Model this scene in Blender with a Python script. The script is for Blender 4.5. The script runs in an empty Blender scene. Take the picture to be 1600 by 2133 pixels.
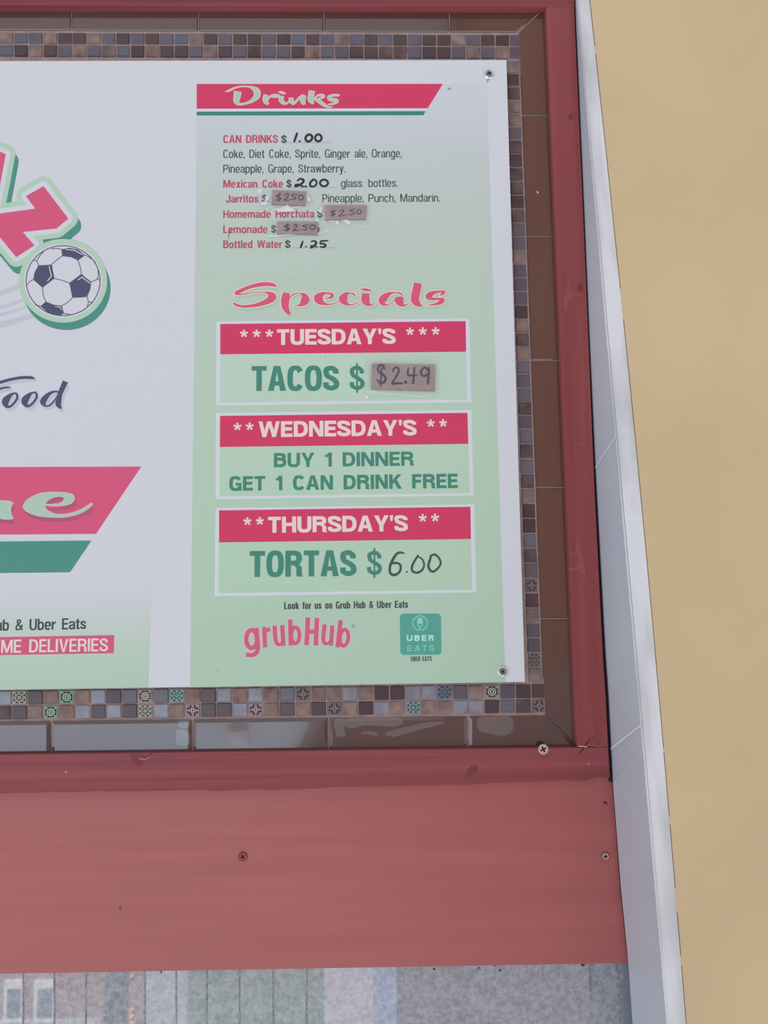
import bpy, math, random
from mathutils import Vector, Matrix
from mathutils.geometry import tessellate_polygon

# ------------------------------------------------------------------ camera, light, exposure
SC = bpy.context.scene
COL = SC.collection
W_PX, H_PX, FOC = 1600, 2133, 1600.0
Zc = Vector((-.0123, -.995, .0991)).normalized()          # wall's up, right and inward axes as the camera sees them
Xc = Vector((1, -.0110, .0180)); Xc = (Xc - Zc * Xc.dot(Zc)).normalized()
Yc = Zc.cross(Xc)
CAM = Vector((0, -0.83, 1.75))


def ray(px, py):
    d = Vector(((px - W_PX / 2) / FOC, (py - H_PX / 2) / FOC, 1))
    return Vector((d.dot(Xc), d.dot(Yc), d.dot(Zc)))


def P(px, py, y=0.0):
    """point of the plane y = const seen at a place of the photograph"""
    d = ray(px, py)
    return CAM + d * ((y - CAM.y) / d.y)


def at_x(px, py, x):
    d = ray(px, py)
    return CAM + d * ((x - CAM.x) / d.x)


cam = bpy.data.cameras.new('camera')
cam.sensor_fit = 'VERTICAL'
cam.sensor_height = 24
cam.lens = 24 * FOC / H_PX
cam.clip_start = .01
co = bpy.data.objects.new('camera', cam)
COL.objects.link(co)
right = Vector((Xc.x, Yc.x, Zc.x)); down = Vector((Xc.y, Yc.y, Zc.y)); fwd = Vector((Xc.z, Yc.z, Zc.z))
m = Matrix((right, -down, -fwd)).transposed().to_4x4()
m.translation = CAM
co.matrix_world = m
SC.camera = co

world = bpy.data.worlds.new('overcast_sky')
SC.world = world
world.use_nodes = True
bg = world.node_tree.nodes['Background']
bg.inputs[0].default_value = (.955, 1.01, 1.08, 1)
bg.inputs[1].default_value = 0.66
sun = bpy.data.lights.new('hazy_sun', 'SUN')
sun.energy = 7.3
sun.angle = math.radians(4)
sun.color = (1.06, 1.04, .98)
so = bpy.data.objects.new('hazy_sun', sun)
so.rotation_euler = (math.radians(-38), 0, math.radians(6))
COL.objects.link(so)

SC.view_settings.view_transform = 'Standard'
SC.view_settings.look = 'None'
SC.view_settings.exposure = 0.0
SC.view_settings.gamma = 1
SC.view_settings.use_curve_mapping = False

ILLUM = (.80, .82, .875)                                  # what a white card reads here


# ------------------------------------------------------------------ materials
def lin(v):
    v /= 255
    return v / 12.92 if v <= .04045 else ((v + .055) / 1.055) ** 2.4


def A(r, g, b):
    return tuple(min(.95, lin(c) / e) for c, e in zip((r, g, b), ILLUM)) + (1,)


MATS = {}


def mat(name, rgb=None, rough=.55, spec=.3, metal=0.0, coat=0.0):
    if name in MATS:
        return MATS[name]
    mt = bpy.data.materials.new(name)
    mt.use_nodes = True
    b = mt.node_tree.nodes['Principled BSDF']
    if rgb:
        b.inputs['Base Color'].default_value = A(*rgb)
    b.inputs['Roughness'].default_value = rough
    b.inputs['Specular IOR Level'].default_value = spec
    b.inputs['Metallic'].default_value = metal
    b.inputs['Coat Weight'].default_value = coat
    MATS[name] = mt
    return mt


def nodes(mt):
    return mt.node_tree.nodes, mt.node_tree.links, mt.node_tree.nodes['Principled BSDF']


def noise_mix(mt, c1, c2, scale=(30, 30, 30), lo=.35, hi=.65, detail=4, bump=0.0, bscale=None, seed=0.0):
    """base colour varying between two tones over a stretched noise, with an optional bump"""
    n, l, b = nodes(mt)
    tc = n.new('ShaderNodeTexCoord'); mp = n.new('ShaderNodeMapping')
    mp.inputs['Scale'].default_value = scale
    mp.inputs['Location'].default_value = (seed, seed * .7, seed * .3)
    nz = n.new('ShaderNodeTexNoise'); nz.inputs['Scale'].default_value = 1; nz.inputs['Detail'].default_value = detail
    cr = n.new('ShaderNodeValToRGB')
    cr.color_ramp.elements[0].position = lo; cr.color_ramp.elements[1].position = hi
    cr.color_ramp.elements[0].color = A(*c1); cr.color_ramp.elements[1].color = A(*c2)
    l.new(tc.outputs['Object'], mp.inputs[0]); l.new(mp.outputs[0], nz.inputs['Vector'])
    l.new(nz.outputs['Fac'], cr.inputs[0]); l.new(cr.outputs[0], b.inputs['Base Color'])
    if bump:
        bp = n.new('ShaderNodeBump'); bp.inputs['Strength'].default_value = bump; bp.inputs['Distance'].default_value = .001
        src = nz
        if bscale:
            src = n.new('ShaderNodeTexNoise'); src.inputs['Scale'].default_value = bscale; src.inputs['Detail'].default_value = 5
            l.new(tc.outputs['Object'], src.inputs['Vector'])
        l.new(src.outputs['Fac'], bp.inputs['Height']); l.new(bp.outputs[0], b.inputs['Normal'])
    return mt


def grad_z(name, stops, rough=.4, spec=.3):
    """printed fade running down the board: stops = [(z, rgb)] from the bottom up"""
    mt = mat(name, (200, 200, 200), rough, spec)
    n, l, b = nodes(mt)
    g = n.new('ShaderNodeNewGeometry'); s = n.new('ShaderNodeSeparateXYZ'); mr = n.new('ShaderNodeMapRange')
    z0, z1 = stops[0][0], stops[-1][0]
    mr.inputs['From Min'].default_value = z0; mr.inputs['From Max'].default_value = z1
    cr = n.new('ShaderNodeValToRGB')
    els = cr.color_ramp.elements
    while len(els) < len(stops):
        els.new(.5)
    for e, (z, c) in zip(els, stops):
        e.position = (z - z0) / (z1 - z0); e.color = A(*c)
    l.new(g.outputs['Position'], s.inputs[0]); l.new(s.outputs['Z'], mr.inputs['Value'])
    l.new(mr.outputs[0], cr.inputs[0]); l.new(cr.outputs[0], b.inputs['Base Color'])
    return mt


INK = dict(rough=.42, spec=.25)
mat('board_white', (205, 208, 217), **INK)
mat('board_edge', (214, 214, 220), **INK)
mat('red_ink', (205, 62, 100), **INK)
mat('red_ink_hazed', (209, 88, 125), **INK)  # the banner red, lightened to paint in the haze at left
mat('green_ink', (62, 131, 112), **INK)
mat('green_ink_hazed', (79, 143, 132), **INK)  # the stripe green, its tint lifted for haze on the left side
mat('letter_green', (70, 134, 117), **INK)
mat('pale_green_ink', (176, 203, 184), **INK)
mat('navy_ink', (80, 82, 110), **INK)
mat('shade_ink', (190, 192, 207), **INK)
mat('streak_ink', (192, 194, 207), **INK)
mat('black_ink', (64, 74, 77), **INK)
mat('text_red', (182, 80, 102), **INK)
mat('frame_ink', (206, 212, 221), **INK)
mat('title_ink', (230, 208, 208), **INK)
mat('script_green', (172, 198, 180), **INK)
mat('script_rim', (222, 204, 200), **INK)
mat('script_shadow_red', (172, 88, 122), **INK)
mat('script_shadow_green', (168, 198, 168), **INK)
mat('script_outline', (226, 218, 206), **INK)
mat('specials_red', (212, 88, 122), **INK)
mat('logo_pink', (204, 96, 128), **INK)
mat('logo_rim', (222, 190, 190), **INK)
mat('app_teal', (84, 162, 146), **INK)
mat('app_white', (178, 226, 220), **INK)
mat('app_pale', (140, 206, 194), **INK)
mat('grey_mark', (150, 154, 156), **INK)
mat('marker', (44, 46, 50), rough=.35, spec=.35)
mat('marker_grey', (70, 80, 80), rough=.4, spec=.3)
mat('marker_purple', (60, 48, 68), rough=.5)
mat('chrome', (205, 206, 214), rough=.22, metal=1)
mat('screw_steel', (150, 151, 160), rough=.3, metal=1)
mat('dark_recess', (48, 44, 50), rough=.7)
mat('dull_steel', (190, 176, 176), rough=.35, metal=.6)
mat('rust_stain', (96, 40, 44), rough=.6)
mat('paint_chip', (214, 196, 190), rough=.6)
mat('gouge', (92, 38, 42), rough=.6)
noise_mix(mat('cardboard', rough=.7, spec=.15), (144, 125, 126), (161, 141, 140), (60, 60, 60), .3, .7, 5, .15, 400)
mat('cardboard_edge', (110, 96, 94), rough=.8)
mat('grout', (122, 104, 106), rough=.85, spec=.1)
noise_mix(MATS['grout'], (146, 126, 126), (168, 146, 145), (90, 90, 90), .3, .7, 4, .3, 700)
noise_mix(mat('brown_glaze', rough=.10, spec=.9, coat=.75), (76, 54, 49), (84, 60, 54), (6, 6, 6), .3, .7, 3, .05, 30)
noise_mix(mat('mosaic_dark', rough=.14, spec=.45), (70, 56, 60), (82, 66, 68), (25, 25, 25), .3, .7, 3, .05, 90)
noise_mix(mat('mosaic_grey', rough=.12, spec=.5), (84, 78, 90), (98, 92, 104), (25, 25, 25), .3, .7, 3, .05, 90)
noise_mix(mat('mosaic_silver', rough=.16, spec=.6), (112, 112, 124), (136, 138, 150), (60, 60, 60), .3, .7, 3, .1, 120)
noise_mix(mat('mosaic_stone', rough=.5, spec=.25), (98, 82, 81), (148, 126, 120), (75, 75, 75), .28, .74, 6, .2, 220)
noise_mix(mat('mosaic_umber', rough=.45, spec=.25), (74, 60, 60), (110, 90, 88), (70, 70, 70), .3, .72, 6, .2, 220)
for nm, c in (('relief_pewter', (134, 126, 128)), ('relief_pale', (172, 172, 160)), ('relief_green', (150, 178, 160)),
              ('relief_teal', (134, 176, 176)), ('relief_blue', (112, 132, 158)), ('relief_violet', (176, 152, 166)),
              ('relief_dull', (108, 108, 122))):
    mat(nm, c, rough=.35, spec=.5, metal=.25)
mat('relief_ground', (66, 56, 60), rough=.5)


def wood(name, c1, c2, along, rough=.42, spec=.35, fine=900):
    mt = mat(name, rough=rough, spec=spec)
    sc = [75, 75, 75]; sc['xyz'.index(along)] = 1.4
    noise_mix(mt, c1, c2, sc, .32, .70, 5, .25)
    return mt


wood('red_paint_dark', (112, 50, 56), (146, 74, 79), 'x')
wood('red_paint_post', (130, 60, 63), (144, 72, 74), 'z', rough=.5)
noise_mix(mat('red_paint_light', rough=.34, spec=.7), (155, 79, 77), (164, 87, 85), (3, 8, 60), .3, .7, 4, .08)
noise_mix(mat('yellow_plaster', rough=.8, spec=.15), (196, 175, 140), (205, 184, 148), (5, 5, 5), .3, .7, 4, .06, 60)
noise_mix(mat('grey_tile', rough=.35, spec=.4), (170, 177, 190), (178, 185, 198), (6, 6, 6), .3, .7, 3)
noise_mix(mat('white_trim', rough=.5, spec=.3), (182, 182, 188), (212, 214, 221), (40, 40, 7), .32, .6, 5, .1, 60)
mat('tile_joint', (214, 212, 220), rough=.8)
mat('shadow_gap', (52, 40, 50), rough=.9, spec=.05)  # painted gap shade; also colours the back wall and dirt specks
mat('asphalt', (104, 104, 108), rough=.9)
mat('pavement', (170, 178, 196), rough=.85)
mat('roof_white', (184, 206, 250), rough=.8)
mat('roof_dark', (96, 86, 92), rough=.9)
mat('sky_blocker_brown', (128, 92, 82), rough=.9)
mat('plant_green', (84, 124, 96), rough=.6)
mat('canopy_paint', (84, 70, 72), rough=.8)
noise_mix(mat('facade_brick', rough=.85), (160, 144, 150), (172, 156, 161), (30, 30, 30))
mat('facade_white', (240, 240, 245), rough=.7)
mat('facade_pane', (128, 142, 158), rough=.3)
mat('facade_grey', (120, 124, 138), rough=.8)
mat('facade_pale', (186, 190, 204), rough=.8)
mat('facade_green', (140, 156, 154), rough=.8)
mat('facade_lilac', (196, 192, 212), rough=.8)
mat('facade_blue', (160, 172, 206), rough=.8)
mat('facade_dark', (128, 126, 136), rough=.8)
mat('window_frame', (120, 126, 142), rough=.5)

# clear tape: mostly see-through with a glossy skin; creases painted white for their glints
def film(name, opacity, white, gloss):
    mt = bpy.data.materials.new(name); mt.use_nodes = True
    n, l = mt.node_tree.nodes, mt.node_tree.links
    n.clear()
    out = n.new('ShaderNodeOutputMaterial'); tr = n.new('ShaderNodeBsdfTransparent'); df = n.new('ShaderNodeBsdfDiffuse')
    gl = n.new('ShaderNodeBsdfGlossy'); m1 = n.new('ShaderNodeMixShader'); m2 = n.new('ShaderNodeMixShader')
    df.inputs[0].default_value = (white, white, white, 1); gl.inputs['Roughness'].default_value = .12
    m1.inputs[0].default_value = opacity; m2.inputs[0].default_value = gloss
    l.new(tr.outputs[0], m1.inputs[1]); l.new(df.outputs[0], m1.inputs[2])
    l.new(m1.outputs[0], m2.inputs[1]); l.new(gl.outputs[0], m2.inputs[2]); l.new(m2.outputs[0], out.inputs[0])
    MATS[name] = mt


film('clear_tape', .05, .9, .05)
film('crease_glint', .78, .98, .12)

# ------------------------------------------------------------------ mesh building
class MB:
    """collects faces and builds ONE mesh object"""
    def __init__(s):
        s.v, s.f, s.m, s.mats = [], [], [], []

    def mi(s, name):
        if name not in s.mats:
            s.mats.append(name)
        return s.mats.index(name)

    def lift(s):
        """a few microns, so that overlapping strokes of ink never share one plane"""
        k = len(s.f) % 80
        return Vector((0, -(k if k < 40 else 80.5 - k) * 4e-7, 0))

    def face(s, pts, mname):
        i = len(s.v)
        s.v += [tuple(p) for p in pts]
        s.f.append(tuple(range(i, i + len(pts)))); s.m.append(s.mi(mname))

    def fill(s, loops, mname):
        """polygon with holes"""
        lift = s.lift()
        loops = [[Vector(p) + lift for p in lp] for lp in loops]
        flat = [p for lp in loops for p in lp]
        i = len(s.v)
        s.v += [tuple(p) for p in flat]
        k = s.mi(mname)
        for t in tessellate_polygon([[Vector(p) for p in lp] for lp in loops]):
            p, q, r = (flat[a] for a in t)
            up = (q[0] - p[0]) * (r[2] - p[2]) - (r[0] - p[0]) * (q[2] - p[2])
            s.f.append(tuple(i + a for a in (t if up > 0 else t[::-1]))); s.m.append(k)

    def flat(s, pts, mname):
        """flat ink facing the viewer"""
        a = 0.0
        for i in range(len(pts)):
            p, q = pts[i - 1], pts[i]
            a += p[0] * q[2] - q[0] * p[2]
        lift = s.lift()
        pts = [Vector(p) + lift for p in pts]
        s.face(pts if a > 0 else pts[::-1], mname)

    def box(s, q, depth, mname, mside=None):
        """slab: front quad q (any planar polygon) pushed back along +y by depth"""
        back = [Vector(p) + Vector((0, depth, 0)) for p in q]
        s.face(q, mname); s.face(back[::-1], mside or mname)
        for i in range(len(q)):
            j = (i + 1) % len(q)
            s.face([q[i], back[i], back[j], q[j]], mside or mname)

    def frustum(s, q, rise, inset, mname, mside=None):
        """tile: base quad q, face raised by rise towards the viewer and inset on every side"""
        c = sum((Vector(p) for p in q), Vector()) / len(q)
        n = len(q)
        top = []
        for i in range(n):
            a, b, d = Vector(q[i - 1]), Vector(q[i]), Vector(q[(i + 1) % n])
            u = (a - b).normalized(); w = (d - b).normalized()
            sn = max(.25, abs(u.cross(w).length))
            top.append(b + (u + w) * (inset / sn) + Vector((0, -rise, 0)))
        mid = [Vector(p) + Vector((0, -rise * .62, 0)) for p in q]
        s.face(top, mname)
        for i in range(n):
            j = (i + 1) % n
            s.face([mid[i], mid[j], top[j], top[i]], mside or mname)
            s.face([q[i], q[j], mid[j], mid[i]], mside or mname)
        return top

    def build(s, name, parent=None, smooth=False, **props):
        me = bpy.data.meshes.new(name)
        me.from_pydata(s.v, [], s.f)
        for nm in s.mats:
            me.materials.append(MATS[nm])
        me.polygons.foreach_set('material_index', s.m)
        if smooth:
            me.polygons.foreach_set('use_smooth', [True] * len(s.f))
        me.update()
        o = bpy.data.objects.new(name, me)
        COL.objects.link(o)
        if parent:
            o.parent = parent
            o.matrix_parent_inverse = parent.matrix_world.inverted()
        for k, v in props.items():
            o[k] = v
        return o


def root(name, loc, label, cat, group=None):
    o = bpy.data.objects.new(name, None)
    COL.objects.link(o)
    o.location = loc
    o.empty_display_size = .02
    o.matrix_world = Matrix.Translation(loc)
    o['label'] = label; o['category'] = cat
    if group:
        o['group'] = group
    return o


def tag(o, label, cat, group=None):
    o['label'] = label; o['category'] = cat
    if group:
        o['group'] = group
    return o


# ------------------------------------------------------------------ flat drawing
def catmull(pts, n=8, closed=False):
    out = []
    N = len(pts)
    rng = range(N if closed else N - 1)
    for i in rng:
        if closed:
            p0, p1, p2, p3 = pts[i - 1], pts[i], pts[(i + 1) % N], pts[(i + 2) % N]
        else:
            p1, p2 = pts[i], pts[i + 1]
            p0 = pts[i - 1] if i else tuple(2 * a - b for a, b in zip(p1, p2))
            p3 = pts[i + 2] if i + 2 < N else tuple(2 * b - a for a, b in zip(p1, p2))
        for k in range(n):
            t = k / n
            out.append(tuple(.5 * (2 * b + (c - a) * t + (2 * a - 5 * b + 4 * c - d) * t * t + (3 * b - a - 3 * c + d) * t ** 3)
                             for a, b, c, d in zip(p0, p1, p2, p3)))
    if not closed:
        out.append(tuple(pts[-1]))
    return out


def circle(cx, cy, rx, ry, n=40):
    return [(cx + rx * math.cos(2 * math.pi * i / n), cy + ry * math.sin(2 * math.pi * i / n)) for i in range(n)]


def strip(pts, grow=0.0, closed=False, wfun=None):
    """quads of a stroke whose points carry widths; grow widens it by grow on each side"""
    L, R = [], []
    N = len(pts)
    for i in range(N):
        if closed:
            a, b = pts[i - 1], pts[(i + 1) % N]
        else:
            a, b = pts[max(0, i - 1)], pts[min(N - 1, i + 1)]
        dx, dy = b[0] - a[0], b[1] - a[1]
        d = math.hypot(dx, dy) or 1e-9
        w = max(.0001, (wfun(dx / d, dy / d) if wfun else pts[i][2])) / 2 + grow
        nx, ny = -dy / d * w, dx / d * w
        L.append((pts[i][0] + nx, pts[i][1] + ny)); R.append((pts[i][0] - nx, pts[i][1] - ny))
    q = []
    for i in range(N if closed else N - 1):
        j = (i + 1) % N
        q += [[L[i], L[j], R[j]], [L[i], R[j], R[i]]]
    return q


class Art:
    """flat artwork in photograph coordinates laid on the plane y = depth"""
    def __init__(s, zoom=(0, 0, 1.0)):
        s.q = []; s.zoom = zoom

    def stroke(s, pts, cap=True, closed=False, n=7, w=None):
        s.q.append(('s', [p if len(p) == 3 else (p[0], p[1], w) for p in pts], cap, closed, n)); return s

    def poly(s, pts, smooth=False, hole=None):
        c = lambda p: catmull(p, 6, True) if smooth else p
        s.q.append(('p', [c(pts)] + ([c(hole)] if hole else []))); return s

    def put(s, mb, mname, depth, grow=0.0, shift=(0, 0)):
        """grow and shift in photograph pixels"""
        x0, y0, k = s.zoom
        mp = lambda p: P(x0 + p[0] / k + shift[0], y0 + p[1] / k + shift[1], depth)
        g = grow * k
        for it in s.q:
            if it[0] == 'p':
                mb.fill([[mp(p) for p in lp] for lp in it[1]], mname)
                for lp in (it[1] if grow > 0 else ()):
                    lp = [(p[0], p[1], 0) for p in lp]
                    for i in range(len(lp)):
                        for qd in strip([lp[i - 1], lp[i]], g):
                            mb.flat([mp(p) for p in qd], mname)
                        mb.flat([mp(p) for p in circle(lp[i][0], lp[i][1], g, g, 20)], mname)
            else:
                _, pts, cap, closed, n = it
                sp = catmull(pts, n, closed) if len(pts) > 2 else pts
                for qd in strip(sp, g, closed):
                    mb.flat([mp(p) for p in qd], mname)
                if cap and not closed:
                    for e in (sp[0], sp[-1]):
                        r = max(e[2], 0) / 2 + g
                        mb.flat([mp(p) for p in circle(e[0], e[1], r, r, 16)], mname)
        return s


# ------------------------------------------------------------------ condensed sans lettering drawn from stems, bars and bowls
def ring(cx, cy, a, b, s, t, t0=0, t1=360, n=2.7, steps=40):
    def pt(th, aa, bb):
        c, sn = math.cos(th), math.sin(th)
        return (cx + aa * math.copysign(abs(c) ** (2 / n), c), cy + bb * math.copysign(abs(sn) ** (2 / n), sn))
    m_ = max(4, int(steps * abs(t1 - t0) / 360))
    th = [math.radians(t0 + (t1 - t0) * i / m_) for i in range(m_ + 1)]
    o = [pt(x, a, b) for x in th]; i_ = [pt(x, max(a - s, .005), max(b - t, .005)) for x in th]
    return [[o[k], o[k + 1], i_[k + 1], i_[k]] for k in range(m_)]


WID = dict(A=.60, B=.55, C=.54, D=.56, E=.46, F=.44, G=.56, H=.56, I=0, J=.44, K=.57, L=.43, M=.72, N=.57, O=.57, P=.53, R=.56,
           S=.52, T=.50, U=.55, V=.58, W=.84, X=.57, Y=.58, a=.46, b=.47, c=.43, d=.47, e=.46, f=.28, g=.47, h=.45, i=0, k=.45, l=0,
           m=.70, n=.45, o=.47, p=.47, r=.30, s=.42, t=.28, u=.45, w=.66, x=.44, y=.45)
WID.update({'1': .30, "'": .10, '*': .46, '$': .50, '&': .58, ',': .0, '.': .0, ' ': .36})


def glyph(ch, k, s):
    """faces of one letter, cap height 1, body width scaled by k, stem s; returns (faces, width)"""
    t = s * .86
    w = WID[ch] * k
    if ch in 'Iil.,':
        w = s
    if ch in "'":
        w = s * .85
    F = []
    R = lambda x0, y0, x1, y1: F.append([(x0, y0), (x1, y0), (x1, y1), (x0, y1)])
    Q = lambda *p: F.append(list(p))
    xh = .735
    st = lambda pts, s_=s, t_=t, n=8: F.extend(strip(catmull([(x, y, 0) for x, y in pts], n), wfun=lambda dx, dy: s_ * abs(dy) ** 1.5 + t_ * (1 - abs(dy) ** 1.5)))

    def dbowl(y0, y1, x1, cx):
        R(s * .5, y1 - t, cx, y1); R(s * .5, y0, cx, y0 + t)
        F.extend(ring(cx, (y0 + y1) / 2, x1 - cx, (y1 - y0) / 2, s, t, -90, 90, 2.4))

    def ess(h):
        L_, R_ = s / 2, w - s / 2
        c = .5 * w
        st([(R_ - .01, .68 * h), (R_ - .02, .80 * h), (c + .02, h - t / 2), (L_ + .02, .85 * h), (L_ + .01, .70 * h), (c - .22 * w, .585 * h), (c + .10 * w, .475 * h),
            (R_, .34 * h), (R_ - .01, .17 * h), (c, t / 2), (L_ + .01, .18 * h), (L_, .33 * h)])

    def arch():
        F.extend(ring(w / 2, xh - .27, w / 2, .28, s, t, 0, 180, 2.3)); R(w - s, 0, w, xh - .26)

    if ch == 'A':
        for f in (lambda x: x, lambda x: w - x):
            Q((f(0), 0), (f(1.08 * s), 0), (f(w / 2), 1 - 1.1 * t), (f(w / 2), 1), (f(w / 2 - .6 * s), 1))
        R(.22 * w, .21, .78 * w, .21 + t * .95)
    elif ch == 'B':
        R(0, 0, s, 1); dbowl(.47, 1, w * .96, w * .5); dbowl(0, .47 + t, w, w * .5)
    elif ch == 'C':
        F.extend(ring(w / 2, .5, w / 2, .515, s, t, 32, 328))
    elif ch == 'D':
        R(0, 0, s, 1); dbowl(0, 1, w, w * .42)
    elif ch in 'EF':
        R(0, 0, s, 1); R(s * .5, 1 - t, w, 1); R(s * .5, .5 - t * .45, w * .94, .5 + t * .55)
        if ch == 'E':
            R(s * .5, 0, w, t)
    elif ch == 'G':
        F.extend(ring(w / 2, .5, w / 2, .515, s, t, 32, 325)); R(w * .52, .36, w, .36 + t * .9); R(w - s * .8, 0, w, .44)
    elif ch == 'H':
        R(0, 0, s, 1); R(w - s, 0, w, 1); R(s * .5, .5 - t * .45, w - s * .5, .5 + t * .55)
    elif ch == 'I':
        R(0, 0, s, 1)
    elif ch == 'J':
        R(w - s, .28, w, 1); F.extend(ring(w / 2, .30, w / 2, .31, s, t, 180, 360, 2.4))
    elif ch == 'K':
        R(0, 0, s, 1); Q((s * .7, .26), (s * .7, .52), (w - 1.15 * s, 1), (w, 1)); Q((.36 * w, .50), (.36 * w + .85 * s, .66), (w + .02, 0), (w - 1.15 * s, 0))
    elif ch == 'L':
        R(0, 0, s, 1); R(s * .5, 0, w, t)
    elif ch == 'M':
        R(0, 0, s * .92, 1); R(w - s * .92, 0, w, 1)
        Q((0, 1), (1.25 * s, 1), (w / 2 + .42 * s, 0), (w / 2 - .42 * s, 0)); Q((w, 1), (w - 1.25 * s, 1), (w / 2 - .42 * s, 0), (w / 2 + .42 * s, 0))
    elif ch == 'N':
        R(0, 0, s * .95, 1); R(w - s * .95, 0, w, 1); Q((0, 1), (1.12 * s, 1), (w, 0), (w - 1.12 * s, 0))
    elif ch == 'O':
        F.extend(ring(w / 2, .5, w / 2, .515, s, t))
    elif ch == 'P':
        R(0, 0, s, 1); dbowl(.40, 1, w, w * .5)
    elif ch == 'R':
        R(0, 0, s, 1); dbowl(.43, 1, w * .97, w * .5); Q((.45 * w, .46), (.45 * w + s, .50), (w * .97, .36), (w * .97, .08), (w + .03, 0), (w - s, 0), (w * .97 - s, .1), (w * .97 - s, .34))
    elif ch == 'S':
        ess(1)
    elif ch == '$':
        ess(1); R(w / 2 - s * .22, -.11, w / 2 + s * .22, 1.11)
    elif ch == 'T':
        R(0, 1 - t, w, 1); R(w / 2 - s / 2, 0, w / 2 + s / 2, 1)
    elif ch == 'U':
        R(0, .33, s, 1); R(w - s, .33, w, 1); F.extend(ring(w / 2, .34, w / 2, .355, s, t, 180, 360, 2.4))
    elif ch == 'V':
        for f in (lambda x: x, lambda x: w - x):
            Q((f(0), 1), (f(1.1 * s), 1), (f(w / 2 + .06 * s), .12), (f(w / 2 + .5 * s), 0), (f(w / 2 - .5 * s), 0))
    elif ch in 'Ww':
        h = 1 if ch == 'W' else xh
        s2 = s * .92
        for f in (lambda x: x, lambda x: w - x):
            Q((f(0), h), (f(1.05 * s2), h), (f(.27 * w + .5 * s2), 0), (f(.27 * w - .5 * s2), 0))
            Q((f(w / 2 - .55 * s2), h), (f(w / 2 + .45 * s2), h), (f(.27 * w + .5 * s2), 0), (f(.27 * w - .45 * s2), 0))
    elif ch in 'Xx':
        h = 1 if ch == 'X' else xh
        Q((0, h), (1.12 * s, h), (w, 0), (w - 1.12 * s, 0)); Q((w, h), (w - 1.12 * s, h), (0, 0), (1.12 * s, 0))
    elif ch == 'Y':
        for f in (lambda x: x, lambda x: w - x):
            Q((f(0), 1), (f(1.12 * s), 1), (f(w / 2 + .3 * s), .42), (f(w / 2 - .5 * s), .36))
        R(w / 2 - s / 2, 0, w / 2 + s / 2, .45)
    elif ch == '1':
        R(w - s, 0, w, 1); Q((0, .68), (w - s * .8, .68), (w - s * .8, 1), (w - s, .97), (w - s * 1.4, .87), (0, .82))
    elif ch == "'":
        Q((0, 1), (w, 1), (w * .8, .64), (w * .2, .64))
    elif ch == '*':
        for i in range(5):
            a = math.radians(90 + 72 * i)
            c, sn = math.cos(a), math.sin(a)
            r, h_ = .245, s * .27
            cx, cy = w / 2, .76
            Q((cx - sn * h_ * .7, cy + c * h_ * .7), (cx + c * r - sn * h_, cy + sn * r + c * h_), (cx + c * r + sn * h_, cy + sn * r - c * h_), (cx + sn * h_ * .7, cy - c * h_ * .7))
    elif ch == '&':
        st([(w - s * .4, .03), (.52 * w, .42), (.27 * w, .74), (.30 * w, .90), (.47 * w, 1 - t / 2), (.63 * w, .88), (.60 * w, .73), (.28 * w, .50), (s / 2, .26), (.20 * w, .08), (.42 * w, t / 2), (.70 * w, .18), (.90 * w, .50)], s * .85, t * .85)
    elif ch in '.,':
        R(0, 0, s, s * 1.05)
        if ch == ',':
            Q((s * .4, 0), (s, 0), (s * .55, -.17), (s * .1, -.17))
    elif ch == 'a':
        L_, R_ = s / 2, w - s / 2
        st([(L_, .52), (L_ + .03, .62), (w * .48, xh - t * .45), (R_ - .02, .62), (R_, .48), (R_, .18), (R_ + .02, .0)], s, t * .9)
        st([(R_, .41), (w * .55, .385), (L_ + .04, .32), (L_, .19), (L_ + .05, .07), (w * .48, .055), (R_, .17)], s, t * .8)
    elif ch in 'bp':
        y0 = 0 if ch == 'b' else -.26
        R(0, y0, s, 1 if ch == 'b' else xh); F.extend(ring(w / 2, xh / 2, w / 2, xh / 2 + .015, s, t))
    elif ch in 'dg':
        F.extend(ring(w / 2, xh / 2, w / 2, xh / 2 + .015, s, t))
        if ch == 'd':
            R(w - s, 0, w, 1)
        else:
            R(w - s, -.06, w, xh); F.extend(ring(w / 2, -.06, w / 2, .20, s, t, 195, 360, 2.3))
    elif ch == 'c':
        F.extend(ring(w / 2, xh / 2, w / 2, xh / 2 + .015, s, t, 35, 325))
    elif ch == 'e':
        F.extend(ring(w / 2, xh / 2, w / 2, xh / 2 + .015, s, t, 0, 322)); R(s * .4, .31, w, .31 + t * .75)
    elif ch == 'f':
        R(.22 * w, 0, .22 * w + s, .85); R(0, xh - t * .9, w, xh); st([(.22 * w + s / 2, .8), (.30 * w + s / 2, .93), (w, 1 - t / 2)])
    elif ch == 'h':
        R(0, 0, s, 1); arch()
    elif ch == 'i':
        R(0, 0, s, xh); R(0, 1 - t, s, 1)
    elif ch == 'l':
        R(0, 0, s, 1)
    elif ch == 'k':
        R(0, 0, s, 1); Q((s * .7, .22), (s * .7, .42), (w - 1.1 * s, xh), (w, xh)); Q((.36 * w, .38), (.36 * w + .8 * s, .52), (w + .02, 0), (w - 1.1 * s, 0))
    elif ch == 'm':
        R(0, 0, s, xh)
        h2 = w / 2 + s / 2
        for x in (0, w - h2):
            F.extend(ring(x + h2 / 2, xh - .27, h2 / 2, .28, s, t, 0, 180, 2.3)); R(x + h2 - s, 0, x + h2, xh - .26)
    elif ch == 'n':
        R(0, 0, s, xh); arch()
    elif ch == 'o':
        F.extend(ring(w / 2, xh / 2, w / 2, xh / 2 + .015, s, t))
    elif ch == 'r':
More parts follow.
